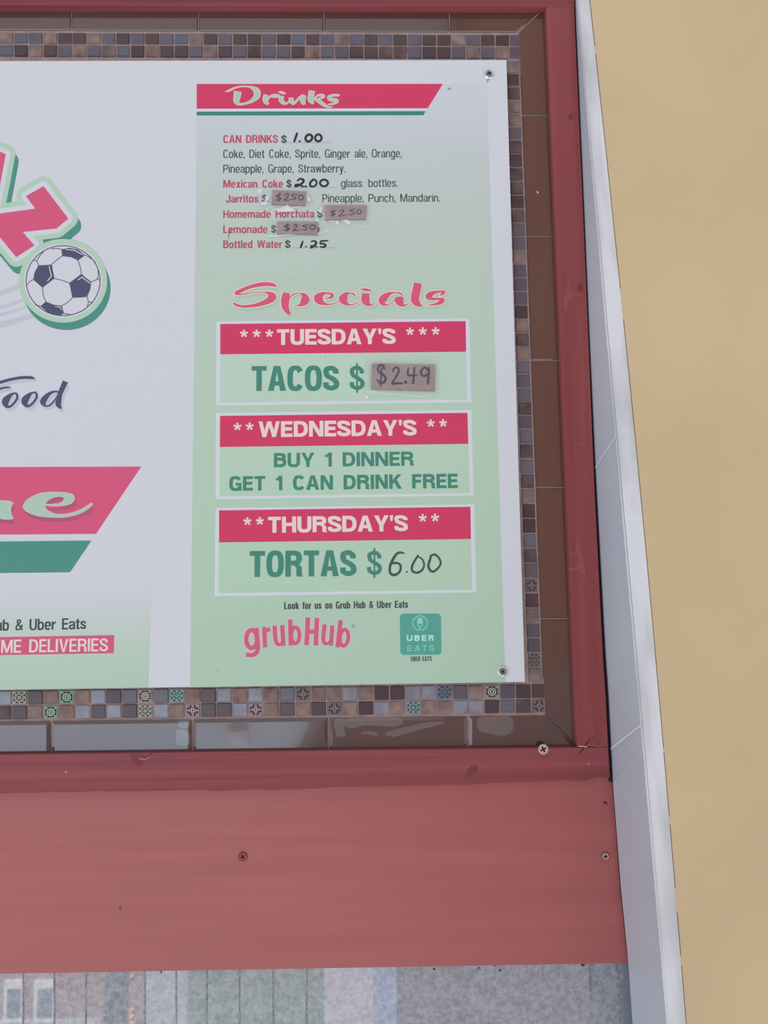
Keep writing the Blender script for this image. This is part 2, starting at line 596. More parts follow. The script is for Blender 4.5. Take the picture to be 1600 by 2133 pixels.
        R(0, 0, s, xh); Q((s * .8, .42), (s, .60), (w * .8, xh + .015), (w, xh + .015), (w, xh - t * 1.1), (s * 1.4, .52))
    elif ch == 's':
        ess(xh + .01)
    elif ch == 't':
        R(.22 * w, .08, .22 * w + s, .93); R(0, xh - t * .9, w, xh); Q((.22 * w, .12), (.30 * w, 0), (w, 0), (w, t * .9), (.22 * w + s, .14))
    elif ch == 'u':
        R(w - s, 0, w, xh); R(0, .26, s, xh); F.extend(ring(w / 2, .27, w / 2, .28, s, t, 180, 360, 2.3))
    elif ch == 'y':
        Q((0, xh), (1.08 * s, xh), (w / 2 + .52 * s, .06), (w / 2 - .5 * s, .06))
        Q((w, xh), (w - 1.08 * s, xh), (w * .24, -.26), (w * .24 + 1.0 * s, -.26)); Q((w * .08, -.26), (w * .24 + 1.0 * s, -.26), (w * .30 + s, -.26 + t * .9), (w * .08, -.26 + t * .9))
    return F, w


def text(mb, string, mname, xl, xr, base_l, base_r, cap, depth, s=.19, gap=.075, grow=0.0):
    """letters spread from xl to xr along a base line, in photograph coordinates, upright on the board"""
    a, b = P(xl, base_l, depth), P(xr, base_r, depth)
    h = (P((xl + xr) / 2, (base_l + base_r) / 2 - cap, depth) - P((xl + xr) / 2, (base_l + base_r) / 2, depth)).length
    length = (b - a).length / h
    lo, hi = .2, 4.0
    for _ in range(40):
        k = (lo + hi) / 2
        tot = sum(glyph(c, k, s)[1] + gap for c in string) - gap
        lo, hi = (k, hi) if tot < length else (lo, k)
    e = (b - a).normalized() * h
    up = Vector((-e.z, 0, e.x))
    x = 0
    for c in string:
        F, w = glyph(c, k, s)
        for f in F:
            mb.flat([a + e * (x + p[0]) + up * p[1] for p in f], mname)
        x += w + gap


# ------------------------------------------------------------------ the setting
YB = -.0125                                   # front of the menu board
L = lambda n: YB - .00006 * n                 # printed layers on it
Y_TILE, Y_FRAME, Y_FASCIA = -.006, -.014, -.003

mb = MB()
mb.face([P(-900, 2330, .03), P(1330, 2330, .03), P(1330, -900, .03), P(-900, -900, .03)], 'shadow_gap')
mb.build('wall_back', kind='structure')
mb = MB()                                     # grout bed the tiles are set in
mb.box([P(-400, 1600, -.0028), P(1240, 1580, -.0028), P(1185, -20, -.0028), P(-400, -20, -.0028)], .012, 'grout')
mb.build('trim_1', kind='structure')
mb = MB()                                     # wall above the frame
mb.box([P(-900, -38, -.012), P(1195, -38, -.012), P(1170, -900, -.012), P(-900, -900, -.012)], .03, 'red_paint_post')
mb.build('trim_2', kind='structure')

# side reveal in grey tile, its outer edge running closer to the viewer towards the bottom
def corner_x(z):
    d0, d1 = P(1203, 0, -.020), P(1310, 2005, -.010)
    return d1.x + (d0.x - d1.x) * (z - d1.z) / (d0.z - d1.z)


def edge(y):                                  # outer edge: no farther to the right, but nearer the viewer
    xe = xl_(y)
    p = at_x(xe, y, corner_x(P(800, y, 0).z))
    for _ in range(8):
        p = at_x(xe, y, corner_x(p.z))
    return p


xl_ = lambda y: 1205.5 + (1394.5 - 1205.5) * (y + 8 * math.sin(math.pi * y / 2133)) / 2133
GAP = [(-150, 1187, 1188.5), (0, 1195.5, 1197.5), (450, 1215, 1217), (700, 1225.5, 1227.5), (1000, 1237.5, 1241.5), (1367, 1256, 1261.5), (1450, 1261.5, 1267.5),
       (1600, 1269.5, 1275), (1628, 1271, 1277)]   # the dark crack beside the boards: row, left, right
FED = [(1631, 1276.5), (1660, 1279), (1850, 1293.5), (2005, 1309), (2133, 1318), (2330, 1332)]
left_edge = [P(x, y, Y_FRAME + .003) for y, _, x in GAP] + [P(x, y, Y_FRAME + .003) for y, x in FED]
left_rows = [g[0] for g in GAP] + [f[0] for f in FED]
e0, e1 = edge(60), edge(2100)
lerp = lambda a, b, t: a + (b - a) * t
eT, eB = lerp(e0, e1, -.14), lerp(e0, e1, 1.13)
outer = lambda y: lerp(e0, e1, (y - 60) / 2040)


def inner_at(y):
    for i in range(len(left_rows) - 1):
        if y <= left_rows[i + 1]:
            return lerp(left_edge[i], left_edge[i + 1], (y - left_rows[i]) / (left_rows[i + 1] - left_rows[i]))


mb = MB()
for i in range(len(left_rows) - 1):
    mb.face([left_edge[i], left_edge[i + 1], outer(left_rows[i + 1]), outer(left_rows[i])], 'grey_tile')
    bk = Vector((.03, .04, 0))
    mb.face([left_edge[i] + bk, left_edge[i + 1] + bk, left_edge[i + 1], left_edge[i]], 'grey_tile')
sd = mb.build('wall_side', kind='structure')
def row_of(p):                                # the row of the photograph a point shows in
    d = p - CAM
    return H_PX / 2 + FOC * d.dot(down) / d.dot(fwd)


def solve(f, y):
    lo, hi = -100.0, 2300.0
    for _ in range(40):
        mid_ = (lo + hi) / 2
        lo, hi = (mid_, hi) if row_of(f(mid_)) < y else (lo, mid_)
    return f(lo)


for y0, y1 in ((976, 907), (1560, 1508)):
    mb = MB()
    a, b = solve(inner_at, y0), solve(outer, y1)
    v = Vector((0, 0, .0009)); nrm = Vector((-.0007, -.0003, 0))
    mb.face([a + v + nrm, b + v + nrm, b - v + nrm, a - v + nrm], 'tile_joint')
    mb.build('grout_joint', parent=sd)
mb = MB()                                     # dark strip painted as the shade inside the crack beside the reveal
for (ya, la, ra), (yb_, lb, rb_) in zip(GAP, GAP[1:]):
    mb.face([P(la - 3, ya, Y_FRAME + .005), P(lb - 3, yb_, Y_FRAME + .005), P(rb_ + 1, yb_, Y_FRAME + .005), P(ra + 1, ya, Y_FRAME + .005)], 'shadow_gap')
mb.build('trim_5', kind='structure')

# white corner bead and the yellow wall beyond it
ed = (eB - eT)
inner = [lerp(eT, eB, t) for t in (0, 1)]
n_y = ed.cross(Vector((1, 0, 0))).normalized()            # faces the viewer
if n_y.y > 0:
    n_y = -n_y


def on_front(px, py, lift=0.0):
    d = ray(px, py)
    a = eT + n_y * lift
    return CAM + d * (n_y.dot(a - CAM) / n_y.dot(d))


def xr(y):
    return 1228 + (1429 - 1228) * y / 2133 + 9 * math.sin(math.pi * y / 2133)


mb = MB()
S = [-250 + 2700 * i / 30 for i in range(31)]
for i in range(30):
    a, b = S[i], S[i + 1]
    q = [on_front(xl_(a), a), on_front(xl_(b), b), on_front(xr(b), b), on_front(xr(a), a)]
    mb.face(q, 'white_trim')
    bk = Vector((0, .02, 0))
    mb.face([q[3], q[2], q[2] + bk, q[3] + bk], 'white_trim')
    mb.face([q[0] + Vector((-.0012, .004, 0)), q[1] + Vector((-.0012, .004, 0)), q[1], q[0]], 'white_trim')
mb.build('trim_3', kind='structure')
mb = MB()
gap = 1.7
for i in range(30):
    a, b = S[i], S[i + 1]
    q = [on_front(xr(a) + gap, a), on_front(xr(b) + gap, b), on_front(3400, b), on_front(3400, a)]
    q[2] = q[1] + Vector((1.2, 0, 0)); q[3] = q[0] + Vector((1.2, 0, 0))
    mb.face(q, 'yellow_plaster')
    bk = Vector((0, .03, 0))
    mb.face([q[1], q[0], q[0] + bk, q[1] + bk], 'yellow_plaster')
mb.build('wall_right', kind='structure')
mb = MB()                                     # paint bridging the crack here and there
for a, b in ((96, 113), (600, 665), (1560, 1567), (1700, 1718), (1850, 1900), (1990, 2012)):
    mb.face([on_front(xr(a), a, .0001), on_front(xr(b), b, .0001), on_front(xr(b) + gap, b, .0001), on_front(xr(a) + gap, a, .0001)], 'yellow_plaster')
mb.build('trim_4', kind='structure')

# ------------------------------------------------------------------ glazed brown border tiles
gp = 3.2
border = root('brown_tile_border', P(600, 1530), 'border of long glazed brown tiles framing the mosaic band around the board', 'tile border')


def brown(q, inset, rise=.0022):
    mb = MB()
    mb.frustum([P(x, y, -.0022) for x, y in q], rise, inset, 'brown_glaze')
    return mb.build('border_tile', border)


line = lambda a, b, t: a + (b - a) * t
ty = lambda x: 13 + 3 * x / 1137              # top band, outer and inner edge
ti = lambda x: 66 + 4.5 * x / 1076
jx = [-378, -114, 150, 414, 675, 936]
for i, x in enumerate(jx):
    x1 = jx[i + 1] if i + 1 < len(jx) else None
    if x1:
        brown([(x + 1.4, ti(x) - 1.5), (x1 - 1.4, ti(x1) - 1.5), (x1 - 1.4, ty(x1) - 12), (x + 1.4, ty(x) - 12)], .0009)
    else:
        brown([(x + 1.4, ti(x) - 1.5), (1076, 69), (1147, 4), (x + 1.4, ty(x) - 12)], .0009)
rx = lambda y: 1081 + (1133 - 1081) * (y - 72) / 1415
ro = lambda y: 1137 + 65 * (y - 14) / 1540
jy = [72, 241.5, 493.5, 752, 1016, 1289, 1488]
for i in range(6):
    a, b = jy[i], jy[i + 1]
    tl = (1080, 71) if i == 0 else (rx(a), a + 1.4)
    tr = (1149, 6) if i == 0 else (ro(a) + 8, a + 1.4)
    bl = (rx(b), b - 1.4) if i < 5 else (1133, 1489)
    br = (ro(b) + 8, b - 1.4) if i < 5 else (1212, 1562)
    brown([bl, br, tr, tl], .0009)
by = lambda x: 1502 - 13.5 * x / 1130
bo = lambda x: 1571 - 16 * x / 1202
jb = [-475, -185, 108, 402, 685, 974]
for i, x in enumerate(jb):
    if i + 1 < len(jb):
        x1 = jb[i + 1]
        brown([(x + 2.6, bo(x) + 4), (x1 - 2.6, bo(x1) + 4), (x1 - 2.6, by(x1) + 1.5), (x + 2.6, by(x) + 1.5)], .0030, .0036)
    else:
        brown([(x + 2.6, bo(x) + 4), (1208, 1561), (1131, 1490), (x + 2.6, by(x) + 1.5)], .0030, .0036)
film('residue', .09, .8, .05)
for zz_, pts in (((540, 1410, 2.133), [(390, 188), (500, 180), (610, 180), (640, 200), (600, 222), (480, 215), (400, 228)]), ((540, 1410, 2.133), [(560, 248), (680, 215), (780, 198), (822, 206), (700, 238), (600, 266)]),
                 ((540, 1410, 2.133), [(335, 192), (385, 192), (378, 235), (385, 258), (345, 262)]), ((540, 1410, 2.133), [(972, 185), (1050, 176), (1120, 180), (1125, 240), (1080, 262), (1020, 250), (978, 240)]),
                 ((0, 1420, 2.857), [(1062, 238), (1122, 236), (1122, 270), (1095, 278), (1068, 268)]), ((0, 1420, 2.857), [(1050, 295), (1085, 286), (1122, 300), (1122, 372), (1052, 374)]),
                 ((540, 1410, 2.133), [(455, 245), (500, 240), (528, 252), (520, 262), (480, 254), (460, 256)])):
    mb = MB()
    Art(zz_).poly(pts, True).put(mb, 'residue', -.0060)
    mb.build('tape_residue', border, label='dull smear of old tape on the glaze')
mb = MB()
Art().stroke([(1119.5, 399, 2.6), (1120.5, 402, 2.6)]).put(mb, 'paint_chip', -.0047)
mb.build('paint_fleck', border)

# ------------------------------------------------------------------ mosaic band
KIND = dict(d='mosaic_dark', g='mosaic_grey', l='mosaic_silver', s='mosaic_stone', u='mosaic_umber', m='relief_pewter', p='relief_pale',
            n='relief_green', t='relief_teal', b='relief_blue', v='relief_violet', k='relief_dull')
band = root('mosaic_tile_band', P(600, 1460), 'band of small square glass, stone and metal mosaic tiles around the board', 'mosaic')
rnd = random.Random(5)


def relief(mb, q, mname, style):
    """raised ornament on a metal mosaic tile: rings, studs or woven bars"""
    e1, e2 = q[1] - q[0], q[3] - q[0]
    lift = Vector((0, -.0005, 0))
    f = lambda u, v, z=1: q[0] + e1 * u + e2 * v + lift * z

    def ridge(pts, w, closed=False):
        for tri in strip([(x, y, w) for x, y in pts], 0, closed):
            a = [f(x, y, 0) for x, y in tri]; b_ = [f(x, y) for x, y in tri]
            mb.face(b_, mname)
            for i in range(3):
                mb.face([a[i - 1], a[i], b_[i], b_[i - 1]], mname)

    ridge([(.05, .05), (.95, .05), (.95, .95), (.05, .95)], .06, True)
    if style == 0:
        for r in (.12, .27):
            ridge(circle(.5, .5, r, r, 16), .09, True)
        for x, y in ((.17, .17), (.83, .17), (.17, .83), (.83, .83)):
            ridge(circle(x, y, .06, .06, 8), .05, True)
    elif style == 1:
        ridge(circle(.5, .5, .1, .1, 10), .08, True)
        for i in range(8):
            a = math.pi * i / 4
            ridge(circle(.5 + .31 * math.cos(a), .5 + .31 * math.sin(a), .075, .075, 8), .06, True)
        for x, y in ((.14, .14), (.86, .14), (.14, .86), (.86, .86)):
            ridge(circle(x, y, .05, .05, 6), .05, True)
    elif style == 2:
        for i in range(4):
            for j in range(4):
                y = .17 + .22 * i; x = .16 + .225 * j
                ridge([(x - .08, y), (x + .08, y)], .09)
    else:
        for a, b_ in (((.1, .5), (.5, .9)), ((.5, .1), (.9, .5)), ((.1, .5), (.5, .1)), ((.5, .9), (.9, .5))):
            ridge([a, (.5 + (a[0] + b_[0] - 1) * .25, .5 + (a[1] + b_[1] - 1) * .25), b_], .07)
        ridge(circle(.5, .5, .1, .1, 10), .07, True)
        for x, y in ((.18, .18), (.82, .18), (.18, .82), (.82, .82)):
            ridge(circle(x, y, .08, .08, 8), .05, True)


STYLE = dict(m=3, p=1, n=0, t=1, b=1, v=3, k=2)
band_mb = MB()


def mosaic(q, code, st=None):
    j = lambda: rnd.uniform(-.5, .5)
    q = [(x + j() * .7, y + j() * .7) for x, y in q]
    pts = [P(x, y, -.0022) for x, y in q]
    if code in STYLE:
        top = band_mb.frustum(pts, .0014, .0004, 'relief_ground' if code not in 'k' else 'relief_dull', KIND[code])
        relief(band_mb, [top[0], top[1], top[2], top[3]], KIND[code], STYLE[code] if st is None else st)
    else:
        band_mb.frustum(pts, .0017 + rnd.uniform(0, .0005), .0006, KIND[code])


# two rows above the board
r1 = 'skgsddsgdgdgksdgd' + 'dgdkdgsgdgdgddsgddg'
r2 = 'kdsdgsgskdsddgsdg' + 'uggdskgdduugddgsgsg'
x_at = lambda i: 3.5 + 30.35 * i - 1.2
for i in range(-6, 36):
    x0 = x_at(i) - 1.6
    x1 = x0 + 27.2
    sl = lambda x: 4.5 * x / 1076
    c1 = r1[i] if i >= 0 else rnd.choice('dgsd'); c2 = r2[i] if i >= 0 else rnd.choice('dgsd')
    mosaic([(x0, 92 + sl(x0)), (x1, 92 + sl(x1)), (x1, 70.3 + sl(x1)), (x0, 70.3 + sl(x0))], c1)
    mosaic([(x0, 119 + sl(x0)), (x1, 119 + sl(x1)), (x1, 95.5 + sl(x1)), (x0, 95.5 + sl(x0))], c2)
# one column down the right side
rc = 'sdsusd' + 'udusd' + 'ugssgggdsusk' + 'gkud' + 'gkukm'[0:2]
rc = 'sdsusd' + 'uduuduglggguduusgkuu' + 'd' + 'kukusddkugnds'[0:0]
rc = list('sdssdg') + list('uduuduggsgggdsuskgku') + list('d') + list('kumsddkuggnds'[0:0])
rc = list('sdussg') + list('uduuduggsgggdsuskgku') + list('g') + list('kukusddkugmdsggms')
kn = [(0, 127), (5, 265), (6, 293), (26, 866), (27, 894), (44, 1422)]


def yk(i):
    for (a, ya), (b, yb) in zip(kn, kn[1:]):
        if i <= b:
            return ya + (yb - ya) * (i - a) / (b - a)
    return 1422


for i in range(44):
    y0, y1 = yk(i) + 1.0, yk(i + 1) - 1.8
    xr0, xr1 = rx(y0) - 3.6, rx(y1) - 3.6
    mosaic([(xr1 - 26, y1), (xr1, y1), (xr0, y0), (xr0 - 25, y0)], rc[i], 1 if i % 3 == 0 else None)
# two rows below
r1 = 'lpdsnslduplt' + 'sdlsl' + 'slmssl' + 'sddllbgspgdd'
r1 = 'lpdsnslgdp'[0:0] + 'lpdsnslduplts'[0:0] + ''.join(['l', 'p', 'd', 's', 'n', 's', 'l', 'd', 'g', 'p', 'g', 't', 's', 'd', 'l', 's', 'l'] + ['s', 'g', 'm', 's', 's', 'l', 's', 'd', 'd', 'l', 'l', 'b', 'g', 's', 'p', 'g', 'd', 'd'])
r2 = ''.join(['u', 'd', 's', 'n', 's', 'l', 'd', 'l', 'd', 'p', 'l', 's', 'v', 'd', 'd', 'l', 'v'] + ['s', 'd', 's', 'd', 'm', 's', 'd', 'l', 's', 't', 's', 's', 'l', 'l', 'd', 'k', 'u', 'm'])
for i in range(-6, 35):
    x0 = -5.5 + 32.75 * i; x1 = x0 + 29.6
    sl = lambda x: -14.2 * x / 1127
    c1 = r1[i] if i >= 0 else rnd.choice('dgsl'); c2 = r2[i] if i >= 0 else rnd.choice('dgsl')
    st1 = 0 if i in (4, 9, 31) else None
    mosaic([(x0, 1467.5 + sl(x0)), (x1, 1467.5 + sl(x1)), (x1 - .4, 1439 + sl(x1)), (x0 - .4, 1439 + sl(x0))], c1, st1)
    mosaic([(x0, 1498 + sl(x0)), (x1, 1498 + sl(x1)), (x1 - .2, 1470.5 + sl(x1)), (x0 - .2, 1470.5 + sl(x0))], c2, 1 if i == 9 else None)
band_mb.build('mosaic', band)

# ------------------------------------------------------------------ red painted boards
def board(name, q, y, depth, m_, label, cat='board', ragged=None):
    mb = MB()
    mb.box([P(px, py, y) for px, py in q], depth, m_)
    return tag(mb.build(name), label, cat)


top_b = board('frame_board', [(-400, 10), (1137, 14), (1197, 14.5), (1196, -37), (-400, -37)], Y_FRAME, .0095, 'red_paint_dark',
              'red painted wooden board running along the top above the brown tiles')
right_b = board('frame_board', [(1202, 1555.5), (1266.8, 1554.5), (1261.5, 1450), (1256, 1367), (1237.5, 1000), (1225.5, 700), (1215, 450), (1196, 15), (1137.5, 14.5)], Y_FRAME, .0095, 'red_paint_post',
                'narrow upright red board right of the brown tiles', 'board')
rnd2 = random.Random(3)
bot = []
for i in range(70):                           # ragged, splintered lower edge
    x = -400 + 1670.5 * i / 69
    y = 1652.5 - 21.5 * (x + 20) / 1290 if x < 560 else 1643.5 - 20 * (x - 560) / 711
    y += rnd2.uniform(-1.3, 1.3) + (2.2 if 440 < x < 680 else 0) + (1.5 if 860 < x < 1010 else 0) - (4 if x > 1225 else 0)
    bot.append((x, y))
q = bot + [(1266.8, 1556), (1202, 1557), (-400, 1577)]
bottom_b = board('frame_board', q, Y_FRAME, .0095, 'red_paint_dark', 'red painted board with splintered lower edge beneath the brown tiles')
fascia = board('fascia_board', [(-400, 2035), (1308, 2006), (1292, 1850), (1278, 1660), (1275, 1631), (1270, 1600), (-400, 1620)], Y_FASCIA, .02, 'red_paint_light',
               'wide flat pinkish red board under the tiled menu frame')

# marks on the boards, each its own part
mat('scuff', (143, 76, 79), rough=.4); mat('scrape', (168, 112, 116), rough=.5); mat('knot', (116, 56, 60), rough=.5)


def mark(name, parent, art, m_, depth, label=None):
    mb = MB()
    art.put(mb, m_, depth)
    mb.build(name, parent, **({'label': label} if label else {}))


FR = Y_FRAME - .0003
mark('drip_mark', bottom_b, Art().stroke([(1209, 1567.5, 3.2), (1219, 1553, 3.4), (1229, 1539.5, 2.6)], n=3), 'gouge', FR, 'dark red drip across the corner joint')
for x, y in ((1235, 1535.5), (1226, 1590.5), (137, 1608)):
    mark('paint_chip', bottom_b, Art().stroke([(x - 1, y, 1.9), (x + 1, y + .2, 1.9)]), 'gouge' if y < 1540 else 'paint_chip', FR)
mark('paint_chip', bottom_b, Art().stroke([(1206, 1554.5, 2.0), (1216, 1555, 1.6), (1222, 1555.4, 2.0)]), 'paint_chip', FR)
mark('paint_chip', bottom_b, Art().stroke([(1232, 1553.6, 1.2), (1245, 1554.6, 1.4), (1265, 1554.2, 1)]), 'scrape', FR)
for x, y, r in ((1210, 925, 1.6), (1227, 1333, 1.4), (1183, 399, 1.3)):
    mark('paint_chip', right_b, Art().stroke([(x - r * .3, y, r * 1.6), (x + r * .3, y, r * 1.6)]), 'scrape' if y > 500 else 'gouge', FR)
for x, y, rx_, ry_ in ((1209, 598, 6, 9), (1189, 243, 4.5, 5.5)):
    mark('knot', right_b, Art().poly(circle(x, y, rx_, ry_, 20)), 'knot', FR, 'dark wood knot under the paint')
mark('scuff_mark', right_b, Art((980, 880, 3.136)).poly([(695, 735), (718, 800), (735, 870), (752, 960), (750, 1030), (738, 1040), (722, 985), (700, 965), (655, 978), (650, 950), (690, 940), (702, 900), (690, 860), (655, 868), (685, 830)], True), 'scuff', FR, 'pale scuff low on the upright board')
mark('scuff_mark', right_b, Art((980, 280, 3.44)).poly([(820, 1130), (800, 1160), (740, 1165), (705, 1200), (690, 1275), (670, 1250), (668, 1190), (690, 1090), (725, 1060), (720, 1120), (760, 1145)], True), 'scuff', FR, 'pale scuff beside the upper knot')
mark('knot', bottom_b, Art((0, 1420, 2.857)).poly([(780, 430), (835, 432), (860, 445), (840, 500), (815, 498), (790, 470)], True), 'knot', FR, 'dark knot under the board edge')
mark('knot', bottom_b, Art((540, 1410, 2.133)).poly([(940, 400), (965, 395), (970, 415), (935, 445), (918, 438)], True), 'knot', FR, 'dark slanted knot')
mark('split', bottom_b, Art((0, 1420, 2.857)).stroke([(825, 455, 6), (860, 463, 9), (895, 440, 5)]), 'scrape', FR - .0001, 'pale splintered split')
mark('split', bottom_b, Art((0, 1420, 2.857)).stroke([(862, 455, 5), (880, 446, 5), (900, 429, 4)]), 'gouge', FR - .0002)
mark('nick', fascia, Art().stroke([(253, 1888, 1.2), (249.5, 1893, 1.8), (251, 1898, 1)]), 'gouge', Y_FASCIA - .0003, 'small curved nick')
mark('nick', fascia, Art().stroke([(1259, 1671, 4), (1263, 1673, 5)]), 'gouge', Y_FASCIA - .0003, 'small dark nick')

# ------------------------------------------------------------------ textured window below
pane_m = mat('pebbled_glass', rough=.08, spec=.5)
n, l, b = nodes(pane_m)
tc = n.new('ShaderNodeTexCoord')
vo = n.new('ShaderNodeTexNoise'); vo.inputs['Scale'].default_value = 210; vo.inputs['Detail'].default_value = 4; vo.inputs['Roughness'].default_value = .7
cr = n.new('ShaderNodeValToRGB')
for e_, (p_, c_) in zip(cr.color_ramp.elements, ((.36, (98, 102, 112)), (.64, (146, 149, 157)))):
    e_.position = p_; e_.color = A(*c_)
v2 = n.new('ShaderNodeTexVoronoi'); v2.inputs['Scale'].default_value = 170
r2_ = n.new('ShaderNodeValToRGB'); r2_.color_ramp.elements[0].position = .04; r2_.color_ramp.elements[1].position = .15
r2_.color_ramp.elements[0].color = (1, 1, 1, 1); r2_.color_ramp.elements[1].color = (0, 0, 0, 1)
mx = n.new('ShaderNodeMixRGB'); mx.inputs[2].default_value = A(188, 192, 200)
l.new(tc.outputs['Object'], vo.inputs['Vector']); l.new(tc.outputs['Object'], v2.inputs['Vector'])
l.new(vo.outputs['Fac'], cr.inputs[0]); l.new(v2.outputs['Distance'], r2_.inputs[0])
l.new(r2_.outputs[0], mx.inputs[0]); l.new(cr.outputs[0], mx.inputs[1]); l.new(mx.outputs[0], b.inputs['Base Color'])
b.inputs['Roughness'].default_value = .6
b.inputs['Coat Weight'].default_value = 1; b.inputs['Coat Roughness'].default_value = .02; b.inputs['Coat IOR'].default_value = 2.3
bp = n.new('ShaderNodeBump'); bp.inputs['Strength'].default_value = .5; bp.inputs['Distance'].default_value = .0008
l.new(vo.outputs['Fac'], bp.inputs['Height']); l.new(bp.outputs[0], b.inputs['Normal'])
TILT = 0.0
zt = P(650, 1990, .02).z


def on_pane(px, py, lift=0.0):
    nn = Vector((0, -math.cos(TILT), math.sin(TILT)))
    a = Vector((0, .012, zt)) + nn * lift
    d = ray(px, py)
    return CAM + d * (nn.dot(a - CAM) / nn.dot(d))


mb = MB()
q = [on_pane(-400, 2400), on_pane(1306, 2400), on_pane(1303, 1985), on_pane(-400, 2000)]
mb.box(q, .004, 'pebbled_glass')
win = mb.build('window_1', kind='structure')
mb = MB()
mb.box([on_pane(1303.5, 2400, .002), on_pane(1345, 2400, .002), on_pane(1316, 1990, .002), on_pane(1298.5, 1990, .002)], .006, 'window_frame')
mb.build('window_frame', win)
mb = MB()
noise_mix(mat('glass_rib', rough=.6), (100, 103, 114), (150, 153, 163), (240, 240, 240), .35, .6)
for x in (48, 113, 179, 302, 367, 431, 499, 569, 639):
    mb = MB()
    mb.face([on_pane(x - 1.5, 2300, .0003), on_pane(x + 1.5, 2300, .0003), on_pane(x + 1.5, 1995, .0003), on_pane(x - 1.5, 1995, .0003)], 'glass_rib')
    mb.build('glazing_rib', win)
rd = random.Random(8)
for x, y in ((997, 2018), (1043, 2021), (838, 2013), (906, 2018), (335, 2025), (1215, 2010), (822, 2012), (1030, 2010), (1212, 2011)):
    mb = MB()
    a = rd.uniform(0, 3)
    yy = on_pane(x, y, .0006).y
    for k in range(3):
        x_, y_ = x + rd.uniform(-3, 3), y + rd.uniform(-2, 2)
        Art().stroke([(x_ - 2.2 * math.cos(a), y_ - 1.6 * math.sin(a), .6), (x_, y_, 1.7), (x_ + 2.2 * math.cos(a + .5), y_ + 1.6 * math.sin(a + .5), .5)], n=3).put(mb, 'shadow_gap', yy)
    mb.build('dirt_speck', win)

# what the pane and the glazed tiles mirror: the counter stands on an upper level, a lower building lies across the street
fl = MB()
fl.box([Vector((-6, -1.9, 0)), Vector((3, -1.9, 0)), Vector((3, -1.9, -.25)), Vector((-6, -1.9, -.25))], 2.0, 'pavement')
fl.build('floor', kind='structure')
gnd = MB()
gnd.face([(-80, -90, -6.5), (80, -90, -6.5), (80, .4, -6.5), (-80, .4, -6.5)], 'pavement')
gnd.build('ground', kind='structure')
FY, ROOF = -10.0, -1.0


def mirror(px, py):
    """where the pane's reflection of this place lands on the facade across the street"""
    a = on_pane(px, py)
    d = (a - CAM).normalized()
    r = Vector((d.x, -d.y, d.z))
    return a + r * ((FY - a.y) / r.y)


fac = root('street_building', (0, FY, -6.5), 'brick and plaster building mirrored in the textured pane', 'building')


def slab(x0, x1, m_, name, z0=-6.5, z1=ROOF, y1=None):
    mb = MB()
    mb.box([Vector((x0, FY, z0)), Vector((x1, FY, z0)), Vector((x1, FY, z1)), Vector((x0, FY, z1))], -.3, m_)
    return mb.build(name, fac)


mx_ = lambda px: mirror(px, 2080).x
edges = [(-2400, 218, 'facade_brick', 'brick_wall'), (218, 268, 'facade_grey', 'pilaster'), (268, 302, 'facade_brick', 'brick_pier'),
         (302, 390, 'facade_pale', 'pale_bay'), (390, 676, 'facade_green', 'green_bay'), (676, 778, 'facade_lilac', 'lilac_bay'),
         (778, 826, 'facade_blue', 'blue_bay'), (826, 3600, 'facade_dark', 'dark_bay')]
for a, b_, m_, nm in edges:
    slab(mx_(a), mx_(b_), m_, nm)
split_x = mx_(640)  # unseen roof toned pale, then dark, to shape what the bottom tiles mirror
mb = MB()
mb.box([Vector((mx_(-2400), -26, ROOF)), Vector((split_x - .4, -26, ROOF)), Vector((split_x - .4, -26, ROOF - .2)), Vector((mx_(-2400), -26, ROOF - .2))], 26 + FY, 'roof_white')
mb.build('roof', fac, label='pale flat roof')
mb = MB()
mb.box([Vector((split_x - .4, -26, ROOF)), Vector((mx_(3600), -26, ROOF)), Vector((mx_(3600), -26, ROOF - .2)), Vector((split_x - .4, -26, ROOF - .2))], 26 + FY, 'roof_dark')
mb.build('roof', fac, label='dark flat roof')
for xa, xb in ((12, 51), (74, 117)):
    za, zb = mirror(xa, 2125).z, mirror(xa, 2040).z
    mb = MB()
    x0, x1 = mx_(xa), mx_(xb)
    z0, z1 = min(za, zb), max(za, zb)
    q = lambda a, b_, c, d, y: [Vector((a, FY + y, c)), Vector((b_, FY + y, c)), Vector((b_, FY + y, d)), Vector((a, FY + y, d))]
    mb.box(q(x0, x1, z0, z1, .06), -.06, 'facade_white')
    wf = mb.build('building_window', fac)
    mb = MB()
    w_, h_ = x1 - x0, z1 - z0
    mb.box(q(x0 + .2 * w_, x1 - .1 * w_, z0 + .13 * h_, z1 - .18 * h_, .075), -.015, 'facade_pane')
    mb.build('window_pane', wf)
mb = MB()
zl0, zl1 = mirror(100, 2150).z, mirror(100, 2123).z
mb.box([Vector((mx_(-2400), FY + .05, zl0)), Vector((mx_(214), FY + .05, zl0)), Vector((mx_(214), FY + .05, zl1)), Vector((mx_(-2400), FY + .05, zl1))], -.05, 'facade_pale')
mb.build('ledge', fac)
lamp_m = mat('orange_lamp', (250, 150, 90)); lamp_m.node_tree.nodes['Principled BSDF'].inputs['Emission Color'].default_value = (1, .45, .2, 1)
lamp_m.node_tree.nodes['Principled BSDF'].inputs['Emission Strength'].default_value = 2.5
for y in (2031, 2100, 2115, 2128):
    c = mirror(275.5, y)
    mb = MB()
    mb.box([c + Vector((dx, .05, dz)) for dx, dz in ((-.013, -.007), (.013, -.007), (.013, .007), (-.013, .007))], -.05, 'orange_lamp')
    mb.build('lamp', fac, label='small lit orange lamp')


